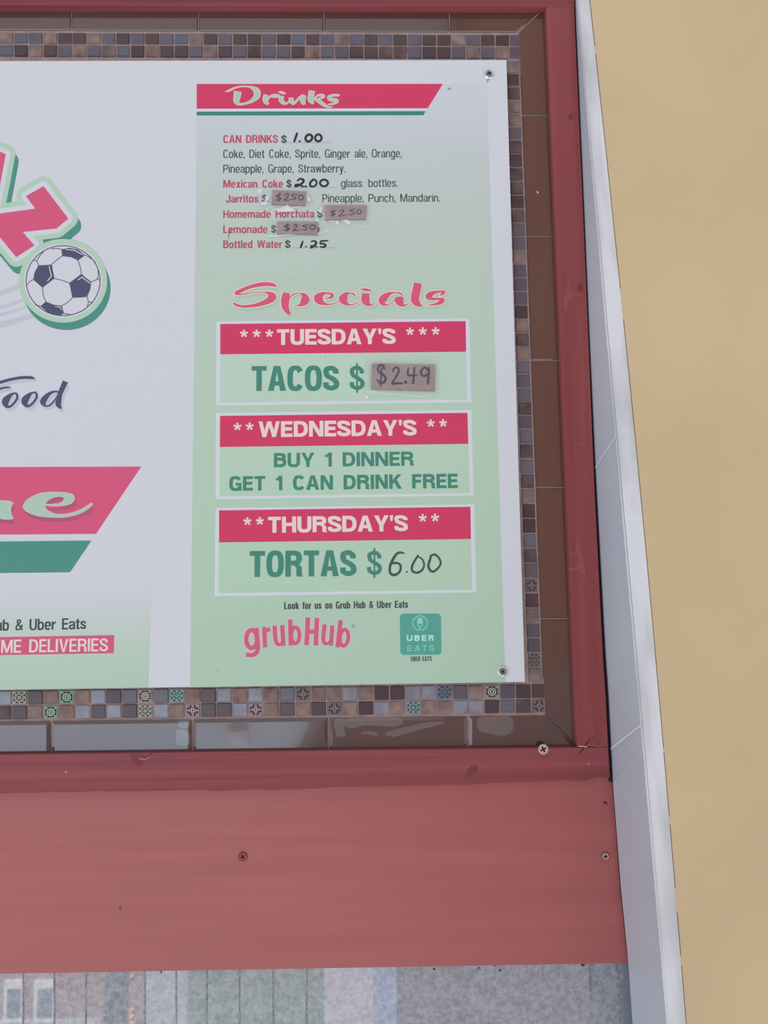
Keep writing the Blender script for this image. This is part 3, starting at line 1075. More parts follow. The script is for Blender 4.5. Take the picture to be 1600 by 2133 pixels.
def tile_mirror(px, py, z):
    """the spot at height z that the glazed border mirrors here"""
    a = P(px, py, -.0058)
    d = (a - CAM).normalized()
    r = Vector((d.x, -d.y, d.z))
    return a + r * ((z - a.z) / r.z)


pc = tile_mirror(497, 1549, ROOF)
blocker = MB()  # added unseen block, gives the right-hand tiles something dark to mirror
blocker.box([Vector((4.6, -32, -6.5)), Vector((13.5, -32, -6.5)), Vector((13.5, -32, 36)), Vector((4.6, -32, 36))], -6, 'sky_blocker_brown')
tag(blocker.build('sky_blocker'), 'unseen brown block added to cut sky reflection in the right tiles', 'building')
pot = root('planter', pc, 'white ridged planter with a green plant on the pale roof, mirrored in a brown tile', 'planter')
mb = MB()
prof = [(.0, 0), (.19, 0), (.195, .03), (.19, .035), (.2, .075), (.195, .08), (.21, .2), (.235, .21), (.235, .235), (.2, .235), (.19, .2), (0, .2)]
for (r0, h0), (r1, h1_) in zip(prof, prof[1:]):
    for i in range(24):
        a, b_ = 2 * math.pi * i / 24, 2 * math.pi * (i + 1) / 24
        f = [pc + Vector((r * math.cos(t), r * math.sin(t), h)) for r, h, t in ((r0, h0, a), (r0, h0, b_), (r1, h1_, b_), (r1, h1_, a))]
        if r0 < 1e-6:
            f = [f[0], f[2], f[3]]
        elif r1 < 1e-6:
            f = [f[0], f[1], f[2]]
        mb.face(f, 'facade_white')
mb.build('pot', pot)
mb = MB()
rp = random.Random(2)
for i in range(46):
    a, t = rp.uniform(0, 6.28), rp.uniform(.1, .9)
    o_ = pc + Vector((.06 * math.cos(a), .06 * math.sin(a), .2))
    tip = o_ + Vector((.24 * math.cos(a) * t, .24 * math.sin(a) * t, .34 * (1.1 - t) + .04))
    sd_ = Vector((-math.sin(a), math.cos(a), 0)) * .035
    mid_ = (o_ + tip) / 2 + Vector((0, 0, .03))
    mb.face([o_, mid_ + sd_, tip, mid_ - sd_], 'plant_green')
mb.build('foliage', pot)

# ------------------------------------------------------------------ the menu board
menu = root('menu_board', P(700, 1428, YB), 'large white and green printed menu board screwed onto the tiled wall', 'menu board')
mb = MB()
mb.box([P(-400, 1443, YB), P(1093.5, 1420.5, YB), P(1055, 125, YB), P(-400, 128, YB)], .003, 'board_white', 'board_edge')
mb.build('panel', menu)
zz = lambda y: P(700, y, L(1)).z
grad_z('green_fade', [(zz(1435), (170, 198, 178)), (zz(1000), (176, 202, 182)), (zz(700), (181, 201, 187)), (zz(480), (184, 199, 190)), (zz(330), (190, 199, 200)), (zz(200), (199, 204, 214))])
grad_z('low_fade', [(zz(1435), (172, 198, 182)), (zz(1370), (178, 202, 187)), (zz(1290), (192, 204, 199)), (zz(1215), (204, 207, 216))])
mb = MB()
NS = 24
for i in range(NS):
    a, b_ = i / NS, (i + 1) / NS
    xa, xb = line(411, 396, a), line(411, 396, b_)
    ra, rb = line(1014, 1053, a), line(1014, 1053, b_)
    ya, yb = line(175, 1431.6, a), line(175, 1431.6, b_)
    sa, sb = line(175, 1421.2, a), line(175, 1421.2, b_)
    mb.face([P(xa, ya, L(1)), P(xb, yb, L(1)), P(rb, sb, L(1)), P(ra, sa, L(1))], 'green_fade')
mb.build('price_column', menu, label='pale green fading column behind the drinks and specials')
mb = MB()
mb.face([P(-400, 1210, L(1)), P(316.5, 1205, L(1)), P(309, 1432.5, L(1)), P(-400, 1442.5, L(1))], 'low_fade')
mb.build('footer_panel', menu, label='pale green fading block at lower left')


def flat(pts, mname, n_, name, parent, **kw):
    mb = MB()
    mb.fill([[P(x, y, L(n_)) for x, y in pts]], mname)
    return mb.build(name, parent, **kw)


hb = flat([(409.8, 175), (922.6, 174.7), (891, 225.5), (409.8, 226.5)], 'red_ink', 2, 'header_banner', menu, label='red slanted drinks banner')
flat([(409.8, 232.5), (886.5, 231.4), (882, 240), (409.8, 240.5)], 'green_ink', 2, 'header_stripe', menu, label='thin green stripe under the banner')
flat([(409.8, 226.5), (891, 225.5), (886.5, 231.4), (409.8, 232.5)], 'frame_ink', 2, 'header_stripe', menu, label='thin white stripe under the banner')

dk = Art((460, 165, 6.154))
dk.stroke([(62, 156, 8), (105, 147, 24), (165, 117, 22), (240, 97, 13), (330, 93, 13), (400, 108, 34), (458, 150, 80), (462, 215, 78), (405, 272, 46), (330, 307, 27), (255, 320, 27), (215, 312, 38)])
dk.stroke([(217, 154, 92), (208, 230, 84), (200, 280, 72), (222, 312, 40)], cap=False)
dk.stroke([(580, 196, 52), (570, 250, 62), (580, 290, 60), (612, 322, 22)], cap=False)
dk.stroke([(598, 268, 8), (632, 222, 22), (675, 214, 42), (712, 214, 46), (735, 204, 26)])
dk.stroke([(748, 164, 14), (787, 173, 34), (828, 184, 12)])
dk.stroke([(778, 212, 64), (772, 255, 60), (790, 292, 54), (835, 312, 24), (868, 290, 14), (885, 255, 10)], cap=False)
dk.stroke([(902, 234, 58), (905, 280, 60), (932, 312, 30), (968, 282, 26), (1010, 235, 26), (1050, 210, 22)], cap=False)
dk.stroke([(1068, 200, 56), (1050, 255, 66), (1060, 300, 54), (1080, 322, 20)], cap=False)
dk.stroke([(1168, 145, 74), (1158, 210, 74), (1152, 265, 70), (1190, 316, 22)], cap=False)
dk.stroke([(1200, 250, 10), (1240, 212, 22), (1295, 205, 32), (1325, 218, 24), (1290, 243, 18), (1220, 258, 14)])
dk.stroke([(1205, 260, 20), (1265, 286, 46), (1325, 330, 40), (1385, 357, 18), (1432, 352, 6)])
dk.stroke([(1510, 206, 24), (1440, 206, 28), (1388, 232, 44), (1410, 262, 40), (1475, 266, 38), (1490, 288, 34), (1440, 314, 24), (1375, 324, 6)])
mb = MB()
dk.put(mb, 'script_rim', L(3), .5); dk.put(mb, 'script_green', L(4), -.9)
mb.build('heading', hb, label='pale green script lettering')

# drink lines ---------------------------------------------------------------
def lines(name, items, label=None, parent=menu):
    mb = MB()
    for it in items:
        if it[0] == 'u':
            _, x0, x1, y = it
            mb.face([P(x0, y + .5, L(2)), P(x1, y + .3, L(2)), P(x1, y - .5, L(2)), P(x0, y - .3, L(2))], 'grey_mark')
        else:
            st_, mn, xl, xr_, bl, br, cap, s = it
            text(mb, st_, mn, xl, xr_, bl, br, cap, L(2), s, .085 if s < .16 else .07)
    return mb.build(name, parent, **({'label': label} if label else {}))


RB, BK = .185, .122
lines('text_line', [('CAN DRINKS', 'text_red', 465, 579, 298, 297.6, 16.4, RB), ('$', 'black_ink', 586, 597, 297.6, 297.6, 15.6, .19), ('u', 597, 693, 297.3)], 'red can drinks line')
lines('text_line', [('Coke, Diet Coke, Sprite, Ginger ale, Orange,', 'black_ink', 465, 837, 329, 327.8, 17, BK)])
lines('text_line', [('Pineapple, Grape, Strawberry.', 'black_ink', 465, 719.5, 360, 359, 17, BK)])
lines('text_line', [('Mexican Coke', 'text_red', 465, 589.5, 391, 390.6, 16, RB), ('$', 'black_ink', 597, 607, 390.3, 390.3, 15.6, .19), ('u', 607, 703, 390.3),
                    ('glass', 'black_ink', 710.5, 754.5, 389.9, 389.7, 16.4, BK), ('bottles.', 'black_ink', 767.5, 828.5, 389.4, 389.2, 16.4, BK)])
lines('text_line', [('Jarritos', 'text_red', 470.5, 538.5, 422, 421.7, 16, RB), ('$', 'black_ink', 545.5, 556, 421.5, 421.5, 15.6, .19), ('u', 556, 655, 421),
                    ('Pineapple, Punch, Mandarin.', 'black_ink', 671.5, 916.5, 421.3, 420.0, 16.6, BK)])
lines('text_line', [('Homemade Horchata', 'text_red', 465, 654.5, 454, 453.3, 16, RB), ('$', 'black_ink', 661.5, 672, 453.3, 453.3, 15.6, .19)])
lines('text_line', [('Lemonade', 'text_red', 465, 557.5, 485.7, 485.4, 16, RB), ('$', 'black_ink', 565, 575, 485, 485, 15.6, .19)])
lines('text_line', [('Bottled Water', 'text_red', 465, 587.5, 517, 516.4, 16, RB), ('$', 'black_ink', 594, 605, 516.3, 516.3, 15.6, .19), ('u', 608, 705, 516.2)])

# prices written by hand ----------------------------------------------------
def hand(art, name='handwritten_price', parent=menu, m_='marker', depth=None, **kw):
    mb = MB()
    art.put(mb, m_, L(3.5) if depth is None else depth)
    return mb.build(name, parent, **kw)


def oh(cx, cy, rx_, ry_, w, n_=10, tilt=0.0):
    return [(cx + rx_ * math.cos(a) + tilt * ry_ * math.sin(a), cy - ry_ * math.sin(a), w) for a in [2 * math.pi * i / n_ for i in range(n_)]]


h1 = Art((450, 270, 6.4))
h1.stroke([(1080, 52, 28), (1062, 105, 30), (1043, 158, 26)]).stroke([(1112, 154, 24), (1118, 156, 24)])
h1.stroke(oh(1238, 112, 44, 46, 31, tilt=.15), closed=True).stroke(oh(1364, 110, 43, 46, 29), closed=True)
hand(h1)
h2 = Art((450, 365, 6.4))
h2.stroke([(1088, 72, 22), (1120, 48, 24), (1162, 62, 32), (1160, 95, 30), (1110, 130, 24), (1062, 152, 24), (1060, 128, 20), (1110, 126, 26), (1150, 148, 22), (1175, 152, 14)]).stroke([(1196, 150, 26), (1202, 151, 26)])
h2.stroke([(1300, 55, 26), (1258, 95, 28), (1258, 140, 28), (1300, 150, 24), (1338, 120, 24), (1335, 75, 24), (1295, 52, 20)])
h2.stroke(oh(1440, 103, 53, 44, 27), closed=True)
hand(h2)
h3 = Art((450, 365, 6.4))
h3.stroke([(1158, 880, 18), (1142, 925, 28), (1130, 962, 24)]).stroke([(1198, 950, 20), (1203, 951, 20)])
h3.stroke([(1272, 885, 18), (1305, 874, 20), (1335, 900, 30), (1310, 940, 24), (1270, 968, 24), (1268, 940, 16), (1310, 945, 20), (1348, 955, 16)])
h3.stroke([(1492, 872, 16), (1430, 876, 22), (1398, 882, 22), (1392, 912, 20), (1440, 915, 22), (1462, 938, 26), (1430, 958, 24), (1388, 952, 14)])
hand(h3)
h4 = Art((760, 1130, 8.889))
h4.stroke([(728, 200, 26), (655, 186, 44), (590, 212, 44), (535, 290, 52), (480, 400, 50), (462, 500, 46), (478, 575, 46), (540, 602, 50), (615, 572, 44), (662, 500, 44), (655, 415, 44), (590, 378, 42), (520, 385, 40)])
h4.stroke([(776, 544, 32), (782, 546, 32)])
h4.stroke([(984, 242, 36), (930, 330, 40), (880, 430, 44), (878, 520, 44), (960, 560, 42), (1050, 520, 40), (1098, 425, 36), (1075, 330, 34), (1030, 285, 30), (985, 268, 22)])
h4.stroke([(1225, 240, 40), (1210, 310, 44), (1178, 415, 46), (1200, 500, 46), (1265, 540, 44), (1350, 480, 40), (1404, 390, 38), (1375, 290, 38), (1300, 226, 42), (1228, 240, 36)])
hand(h4, m_='marker_grey', label='large handwritten price in grey marker')
mb = MB()
Art((540, 390, 6.667)).stroke([(810, 548, 10), (828, 585, 22), (812, 628, 10)]).put(mb, 'marker', L(3))
mb.build('marker_trace', menu, label='end of an older handwritten price')
mb = MB()
Art((450, 365, 6.4)).stroke([(218, 710, 3), (185, 760, 9), (165, 815, 7), (182, 858, 3)]).put(mb, 'marker_purple', L(3))
mb.build('hair', menu, label='dark hair lying across the lemonade line')
for x, y, r in ((936, 185, 3.6), (606, 580, 1.6), (655.5, 600, 1.4), (678, 745, 1.3), (452, 1397, 1.6), (416, 1350, 1.3), (757, 478, 1.4)):
    mark('speck', menu, Art().stroke([(x - r * .5, y - r * .2, r * 1.2), (x + r * .5, y + r * .2, r * 1.2)]), 'grey_mark', L(3))

# specials heading ------------------------------------------------------------
sp = Art((475, 575, 6.667))
sp.stroke([(668, 150, 14), (640, 128, 42), (560, 112, 54), (440, 120, 56), (300, 152, 50), (190, 198, 50), (120, 232, 52), (125, 248, 32), (175, 253, 20), (280, 240, 13), (400, 227, 11), (500, 226, 14), (570, 242, 50), (615, 283, 110), (585, 328, 96), (500, 370, 68), (400, 402, 50), (280, 420, 40), (185, 419, 34), (122, 404, 34), (82, 380, 26)])
sp.stroke([(814, 236, 98), (796, 330, 118), (796, 420, 100), (826, 490, 70), (858, 530, 38)], cap=False)
sp.stroke([(856, 308, 8), (895, 262, 22), (945, 242, 15), (1000, 240, 14), (1050, 268, 70), (1070, 322, 126), (1045, 372, 96), (990, 404, 30), (945, 413, 12), (908, 411, 6)])
sp.stroke([(1322, 318, 6), (1385, 312, 16), (1440, 288, 46), (1442, 254, 40), (1385, 237, 24), (1310, 250, 60), (1258, 302, 126), (1275, 348, 100), (1340, 386, 40), (1410, 393, 18), (1480, 378, 12), (1545, 345, 10)])
B0 = 1533
bb = lambda pts: [(x + B0, y, w) for x, y, w in pts]
sp.stroke(bb([(230, 270, 20), (205, 248, 24), (160, 237, 18), (110, 250, 56), (72, 312, 128), (88, 362, 84), (150, 399, 24), (220, 390, 14), (280, 355, 10), (325, 318, 8)]))
sp.stroke(bb([(308, 184, 10), (385, 190, 38), (468, 204, 8)]))
sp.stroke(bb([(378, 245, 108), (376, 320, 114), (392, 365, 100), (438, 402, 34), (490, 385, 12), (542, 348, 8)]), cap=False)
sp.stroke(bb([(890, 268, 18), (850, 238, 22), (780, 230, 18), (700, 250, 56), (628, 312, 112), (612, 362, 92), (655, 402, 26), (715, 388, 12), (770, 345, 12), (805, 300, 10)]))
sp.stroke(bb([(842, 290, 116), (848, 340, 124), (872, 383, 90), (918, 409, 26), (970, 386, 10), (1012, 352, 8)]), cap=False)
sp.stroke(bb([(1106, 100, 112), (1086, 200, 116), (1064, 300, 116), (1076, 355, 108), (1115, 395, 66), (1168, 424, 10)]), cap=False)
sp.stroke(bb([(1408, 276, 6), (1450, 240, 40), (1470, 218, 34), (1400, 217, 30), (1315, 235, 56), (1256, 282, 92), (1295, 314, 44), (1380, 318, 32), (1448, 330, 58), (1420, 364, 56), (1335, 394, 26), (1230, 406, 6)]))
mb = MB()
sp.put(mb, 'script_shadow_green', L(2), 1.2, (3, 5)); sp.put(mb, 'script_outline', L(3), 1.7); sp.put(mb, 'specials_red', L(4))
mb.build('specials_heading', menu, label='flowing red script heading over the specials boxes')

# specials boxes --------------------------------------------------------------
mat('box_green', (179, 207, 187), **INK)


def special(outer, bar, inner, title, offers, label):
    mb = MB()
    mb.fill([[P(x, y, L(2)) for x, y in outer]], 'frame_ink')
    mb.fill([[P(x, y, L(3)) for x, y in inner]], 'box_fade')
    bx = mb.build('special_box', menu, label=label)
    mb = MB()
    mb.fill([[P(x, y, L(4)) for x, y in bar]], 'red_ink')
    mb.build('title_bar', bx, label='red bar')
    mb = MB()
    for it in title:
        text(mb, *it[:1], 'title_ink', *it[1:6], L(5), it[6], .07)
    mb.build('title_text', bx, label='pinkish white capitals')
    mb = MB()
    for it in offers:
        text(mb, *it[:1], 'letter_green', *it[1:6], L(4), it[6], .055 if it[5] > 40 else .095)
    mb.build('offer_text', bx, label='green capitals')


grad_z('box_fade', [(zz(1240), (174, 203, 181)), (zz(1000), (177, 205, 184)), (zz(735), (183, 207, 191))])
ST = lambda x, y0, n_, y: None
special([(450.6, 669.5), (977.5, 663), (982, 838), (450, 845)], [(459, 675), (970, 669), (971, 732.5), (459, 738)], [(459, 738), (971, 732.5), (973, 832), (458.5, 838.5)],
        [('***', 496, 573, 720, 719.5, 33, .25), ("TUESDAY'S", 577, 824, 718.5, 716.5, 32.5, .25), ('***', 842.5, 920.5, 715.5, 714.5, 33, .25)],
        [('TACOS', 524, 706, 814.3, 813.3, 51.5, .215), ('$', 729, 759, 812.8, 812.6, 51, .17)], "Tuesday's taco special box")
special([(449.5, 860), (982, 853.6), (987, 1032.5), (449, 1040)], [(458.5, 866.4), (973.7, 860), (975.6, 924.5), (458, 931)], [(458, 931), (975.6, 924.5), (979, 1027), (457, 1034)],
        [('**', 483, 532, 914, 913, 33, .25), ("WEDNESDAY'S", 538.7, 867.6, 910.8, 907, 32.8, .25), ('**', 886.7, 935.5, 907, 906, 33, .25)],
        [('BUY 1 DINNER', 570.6, 862, 973.4, 970, 29.5, .235), ('GET 1 CAN DRINK FREE', 477.6, 954, 1022.5, 1016.5, 30, .235)], "Wednesday's dinner special box")
special([(448.8, 1058), (988, 1050), (992.4, 1234), (447, 1242)], [(456.4, 1063.3), (980, 1055.7), (981, 1122.7), (456.4, 1129.8)], [(456.4, 1129.8), (981, 1122.7), (984, 1228.4), (455.5, 1235.5)],
        [('**', 504, 553, 1112, 1111, 34, .25), ("THURSDAY'S", 558.4, 849.5, 1110, 1106.3, 33.5, .25), ('**', 869.5, 919, 1105, 1104, 34, .25)],
        [('TORTAS', 520, 742, 1202, 1199.8, 54, .215), ('$', 765, 795, 1198, 1198, 51, .17)], "Thursday's torta special box")

lines('text_line', [('Look for us on Grub Hub & Uber Eats', 'black_ink', 592, 850, 1269, 1266, 14.8, .185)], 'small black line above the delivery logos')

# delivery logos --------------------------------------------------------------
gh = Art((500, 1275, 6.4))
gh.stroke([(x, y, w) for x, y, w in oh(155, 360, 72, 120, 58, 14)], closed=True)
gh.stroke([(216, 214, 62), (228, 330, 62), (236, 450, 62), (226, 530, 60), (170, 572, 56), (80, 568, 58)], cap=False)
gh.stroke([(322, 200, 58), (335, 470, 58)], cap=False).stroke([(348, 285, 24), (360, 245, 40), (400, 226, 62)], cap=False)
gh.stroke([(462, 184, 58), (470, 330, 58), (490, 415, 52), (535, 430, 44), (568, 390, 30)], cap=False).stroke([(563, 177, 58), (579, 450, 58)], cap=False)
gh.stroke([(670, 100, 58), (677, 445, 58)], cap=False).stroke(oh(738, 310, 54, 108, 50, 14), closed=True)
gh.stroke([(905, 74, 60), (888, 440, 60)], cap=False).stroke([(1026, 79, 60), (1010, 444, 60)], cap=False).stroke([(900, 260, 58), (1020, 260, 58)], cap=False)
gh.stroke([(1130, 165, 56), (1112, 320, 56), (1120, 405, 50), (1160, 420, 42), (1205, 385, 30)], cap=False).stroke([(1231, 180, 56), (1212, 446, 56)], cap=False)
gh.stroke([(1342, 110, 58), (1300, 470, 58)], cap=False).stroke(oh(1388, 342, 56, 108, 50, 14, .08), closed=True)
mb = MB()
gh.put(mb, 'logo_rim', L(2), 1.6); gh.put(mb, 'logo_pink', L(3))
Art((500, 1275, 6.4)).stroke(oh(1510, 188, 18, 18, 9), closed=True).stroke([(1504, 188, 12), (1516, 188, 12)]).put(mb, 'grey_mark', L(3))
mb.build('delivery_logo', menu, label='arched pink lettering logo')
ub = (820, 1270, 14.545)


def rounded(x0, y0, x1, y1, r):
    out = []
    for cx, cy, a0 in ((x1 - r, y0 + r, -90), (x1 - r, y1 - r, 0), (x0 + r, y1 - r, 90), (x0 + r, y0 + r, 180)):
        out += [(cx + r * math.cos(math.radians(a0 + i * 15)), cy + r * math.sin(math.radians(a0 + i * 15))) for i in range(7)]
    return out


mb = MB()
sq = [(x + (y - 740) * .012, y - (x - 820) * .008) for x, y in rounded(197, 118, 1442, 1366, 115)]
Art(ub).poly(sq).put(mb, 'app_teal', L(2))
lg = mb.build('app_logo', menu, label='rounded teal square logo')
mb = MB()
Art(ub).stroke([(855, 620, 32)] + [(803 + 218 * math.cos(a), 405 + 218 * math.sin(a), 32) for a in [math.radians(72 - i * 324 / 20) for i in range(21)]] + [(765, 625, 32), (785, 560, 30)], n=3).put(mb, 'app_pale', L(3))
Art(ub).poly([(728, 245), (872, 245), (886, 400), (886, 470), (850, 515), (808, 545), (830, 600), (778, 600), (796, 545), (750, 510), (716, 470), (716, 400)]).put(mb, 'app_pale', L(3))
Art(ub).poly([(748, 425), (856, 425), (852, 465), (803, 515), (752, 465)]).put(mb, 'app_teal', L(4))
mb.build('fork_emblem', lg, label='pale ringed fork emblem')
mb = MB()
U = lambda x: 820 + x / 14.545
V = lambda y: 1270 + y / 14.545
for ch, x0, x1 in (('U', 398, 572), ('B', 632, 790), ('E', 852, 998), ('R', 1060, 1215)):
    text(mb, ch, 'app_white', U(x0), U(x1), V(945 - (x0 - 800) * .006), V(945 - (x0 - 800) * .006), 12.2, L(3), .27)
for ch, x0, x1 in (('E', 415, 550), ('A', 640, 805), ('T', 868, 1008), ('S', 1088, 1222)):
    text(mb, ch, 'app_pale', U(x0), U(x1), V(1252), V(1252), 12.2, L(3), .16)
mb.build('logo_text', lg, label='two white words')
lines('text_line', [('UBER EATS', 'black_ink', 856, 899.5, 1377.3, 1376.8, 9.6, .17)], 'tiny black caption under the teal logo')

# left artwork: the logo letters and football ----------------------------------
zl = (0, 280, 4.847)
big = Art(zl).poly([(262, 622), (440, 522), (470, 562), (690, 850), (570, 950), (230, 985), (348, 1120), (165, 1240), (0, 1040), (-160, 830), (5, 797), (355, 750)])
top_l = Art(zl).poly([(-260, 90), (0, 175), (58, 200), (0, 510), (-50, 760), (-260, 760)])
ball_c = (131.6, 585)
bl = Art().poly(circle(131.6, 585, 79, 74.6, 64))
mb = MB()
for a in (big, top_l):
    a.put(mb, 'green_ink_hazed', L(2), 20, (7, 15))
bl.put(mb, 'green_ink_hazed', L(2), 12.8, (7, 15))
for a in (top_l, big):
    a.put(mb, 'pale_green_ink', L(3), 20); a.put(mb, 'board_white', L(4), 10)
    a.put(mb, 'red_ink_hazed', L(5))
lt = mb.build('logo_letters', menu, label='big red letters paled by haze in the ink, with white and green outlines')
mb = MB()
for pts in ([(-60, 860, 74), (0, 842, 72), (140, 790, 64), (262, 740, 52)], [(-60, 1045, 46), (0, 1030, 46), (180, 975, 44), (310, 920, 40)], [(-60, 1140, 42), (0, 1125, 42), (200, 1070, 36), (340, 1025, 30)], [(-60, 1275, 86), (0, 1260, 84), (220, 1200, 72), (450, 1130, 60)]):
    Art((0, 480, 6.4)).stroke(pts, cap=False).put(mb, 'streak_ink', L(1.2))
mb.build('motion_streak', menu, label='soft grey streaks left of the football')
mb = MB()
bl.put(mb, 'pale_green_ink', L(6), 12.8); bl.put(mb, 'board_white', L(7), 2.5)
ball = mb.build('football_emblem', menu, label='printed black and white football with green rim')
zb = (0, 480, 6.4)
mb = MB()
Art(zb).stroke([(842 + 493 * math.cos(a), 670 + 466 * math.sin(a), 12) for a in [2 * math.pi * i / 48 for i in range(48)]], closed=True, n=2).put(mb, 'navy_ink', L(8))
for pts in ([(512, 465), (600, 462), (690, 455), (708, 550), (727, 640), (650, 700), (567, 765), (500, 705), (442, 655), (460, 560)],
            [(1085, 578), (1150, 635), (1218, 685), (1203, 790), (1160, 885), (1070, 895), (965, 897), (945, 800), (923, 700), (1005, 640)],
            [(818, 252), (920, 232), (1040, 255), (1135, 330), (1040, 402), (950, 357), (828, 342)],
            [(610, 948), (715, 990), (825, 1005), (852, 1105), (800, 1136), (640, 1095), (538, 1012)]):
    Art(zb).poly(pts).put(mb, 'navy_ink', L(8))
for pts in ([(690, 455), (755, 395), (828, 342)], [(727, 640), (825, 665), (923, 700)], [(1040, 402), (1068, 480), (1085, 578)], [(567, 765), (578, 860), (610, 948)],
            [(965, 897), (905, 955), (825, 1005)], [(442, 655), (400, 680), (362, 725)], [(512, 465), (490, 410), (440, 398)], [(490, 410), (530, 340), (580, 285)],
            [(818, 252), (760, 240), (685, 248)], [(1135, 330), (1180, 350), (1225, 385)], [(1218, 685), (1300, 638), (1308, 520)], [(1300, 638), (1332, 670)],
            [(1160, 885), (1178, 950), (1165, 1010)], [(1178, 950), (1235, 965)], [(852, 1105), (930, 1118)], [(538, 1012), (470, 990)]):
    Art(zb).stroke([(x, y, 10) for x, y in pts]).put(mb, 'navy_ink', L(8))
mb.build('black_panels', ball, label='navy pentagons and seams')
for pts in ([(655, 480, 12), (685, 610, 14), (635, 670, 12)], [(1040, 660, 12), (1090, 622, 14), (1205, 705, 12)], [(870, 252, 8), (990, 265, 14), (1105, 325, 10)], [(735, 1015, 8), (800, 1020, 12), (822, 1060, 10)]):
    mb = MB()
    Art(zb).stroke(pts[:2]).stroke(pts[1:]).put(mb, 'board_white', L(9))
    mb.build('shine_line', ball, label='white glint line')

fd = Art((0, 770, 10))
fd.stroke([(-160, 310, 62), (0, 265, 64), (200, 210, 62), (400, 172, 62), (560, 164, 64), (650, 168, 64), (700, 180, 38), (732, 190, 8)])
fd.stroke([(-160, 445, 46), (0, 400, 46), (80, 378, 42), (150, 369, 38), (200, 374, 26), (230, 383, 6)])
o_ = [(285, 495, 36), (215, 535, 78), (130, 630, 146), (112, 700, 134), (160, 775, 64), (240, 748, 50), (325, 655, 50), (362, 570, 52), (338, 500, 46)]
fd.stroke(o_, closed=True); fd.stroke([(x + 405, y - 17, w) for x, y, w in o_], closed=True)
fd.stroke([(1230, 462, 36), (1110, 462, 46), (1000, 525, 84), (912, 635, 132), (900, 695, 112), (955, 758, 40), (1040, 740, 40), (1120, 660, 36), (1185, 560, 20)])
fd.stroke([(1362, 248, 116), (1295, 400, 106), (1245, 520, 106), (1222, 640, 122), (1218, 730, 116), (1275, 812, 40)], cap=False)
mb = MB()
fd.put(mb, 'shade_ink', L(2), .2, (3.5, 6)); fd.put(mb, 'frame_ink', L(3), 1.2); fd.put(mb, 'navy_ink', L(4))
mb.build('slogan_text', menu, label='navy brush script word below the football')

nb = flat([(-300, 974), (294, 972), (200, 1112), (-300, 1116)], 'red_ink_hazed', 2, 'phone_banner', menu, label='large red slanted banner at left, haze in its tint')
flat([(-300, 1131), (190.5, 1126), (146, 1192), (-300, 1197)], 'green_ink_hazed', 2, 'stripe', menu, label='broad green slanted stripe at left, haze in its tint')
ol = Art((0, 1000, 5.333))
ol.poly([(258, 300), (275, 250), (330, 200), (440, 150), (540, 136), (650, 135), (745, 142), (810, 165), (826, 205), (803, 248), (740, 276), (640, 286), (560, 286), (502, 280),
         (500, 295), (520, 328), (562, 358), (620, 376), (700, 380), (790, 366), (880, 335), (950, 298), (1002, 263), (1028, 263), (1012, 287), (950, 335), (870, 375), (780, 400), (680, 412), (560, 411), (440, 399), (340, 370), (282, 335)],
        True, [(507, 265), (540, 218), (600, 190), (660, 181), (703, 189), (712, 213), (693, 243), (650, 262), (580, 269)])
ol.poly([(-300, 230), (0, 228), (70, 230), (120, 238), (146, 254), (128, 285), (120, 315), (119, 345), (128, 385), (146, 430), (90, 435), (40, 433), (-20, 418), (-300, 420)])
mb = MB()
ol.put(mb, 'script_shadow_red', L(3), .3, (3.5, 9)); ol.put(mb, 'script_rim', L(4), .9); ol.put(mb, 'script_green', L(5))
mb.build('heading', nb, label='pale green flowing script')
lines('text_line', [('ub & Uber Eats', 'black_ink', -9, 179, 1314, 1310.3, 23.2, .165)], 'dark line above the pink strip')
fb = flat([(-120, 1329), (238, 1323), (237, 1360.6), (-120, 1366.5)], 'delivery_pink' if 'delivery_pink' in MATS else mat('delivery_pink', (206, 92, 124), **INK).name, 2, 'delivery_strip', menu, label='pink strip with white capitals')
mb = MB()
text(mb, 'ME DELIVERIES', 'title_ink', 2, 224.5, 1360, 1356.6, 27.2, L(3), .17, .085)
mb.build('strip_text', fb)

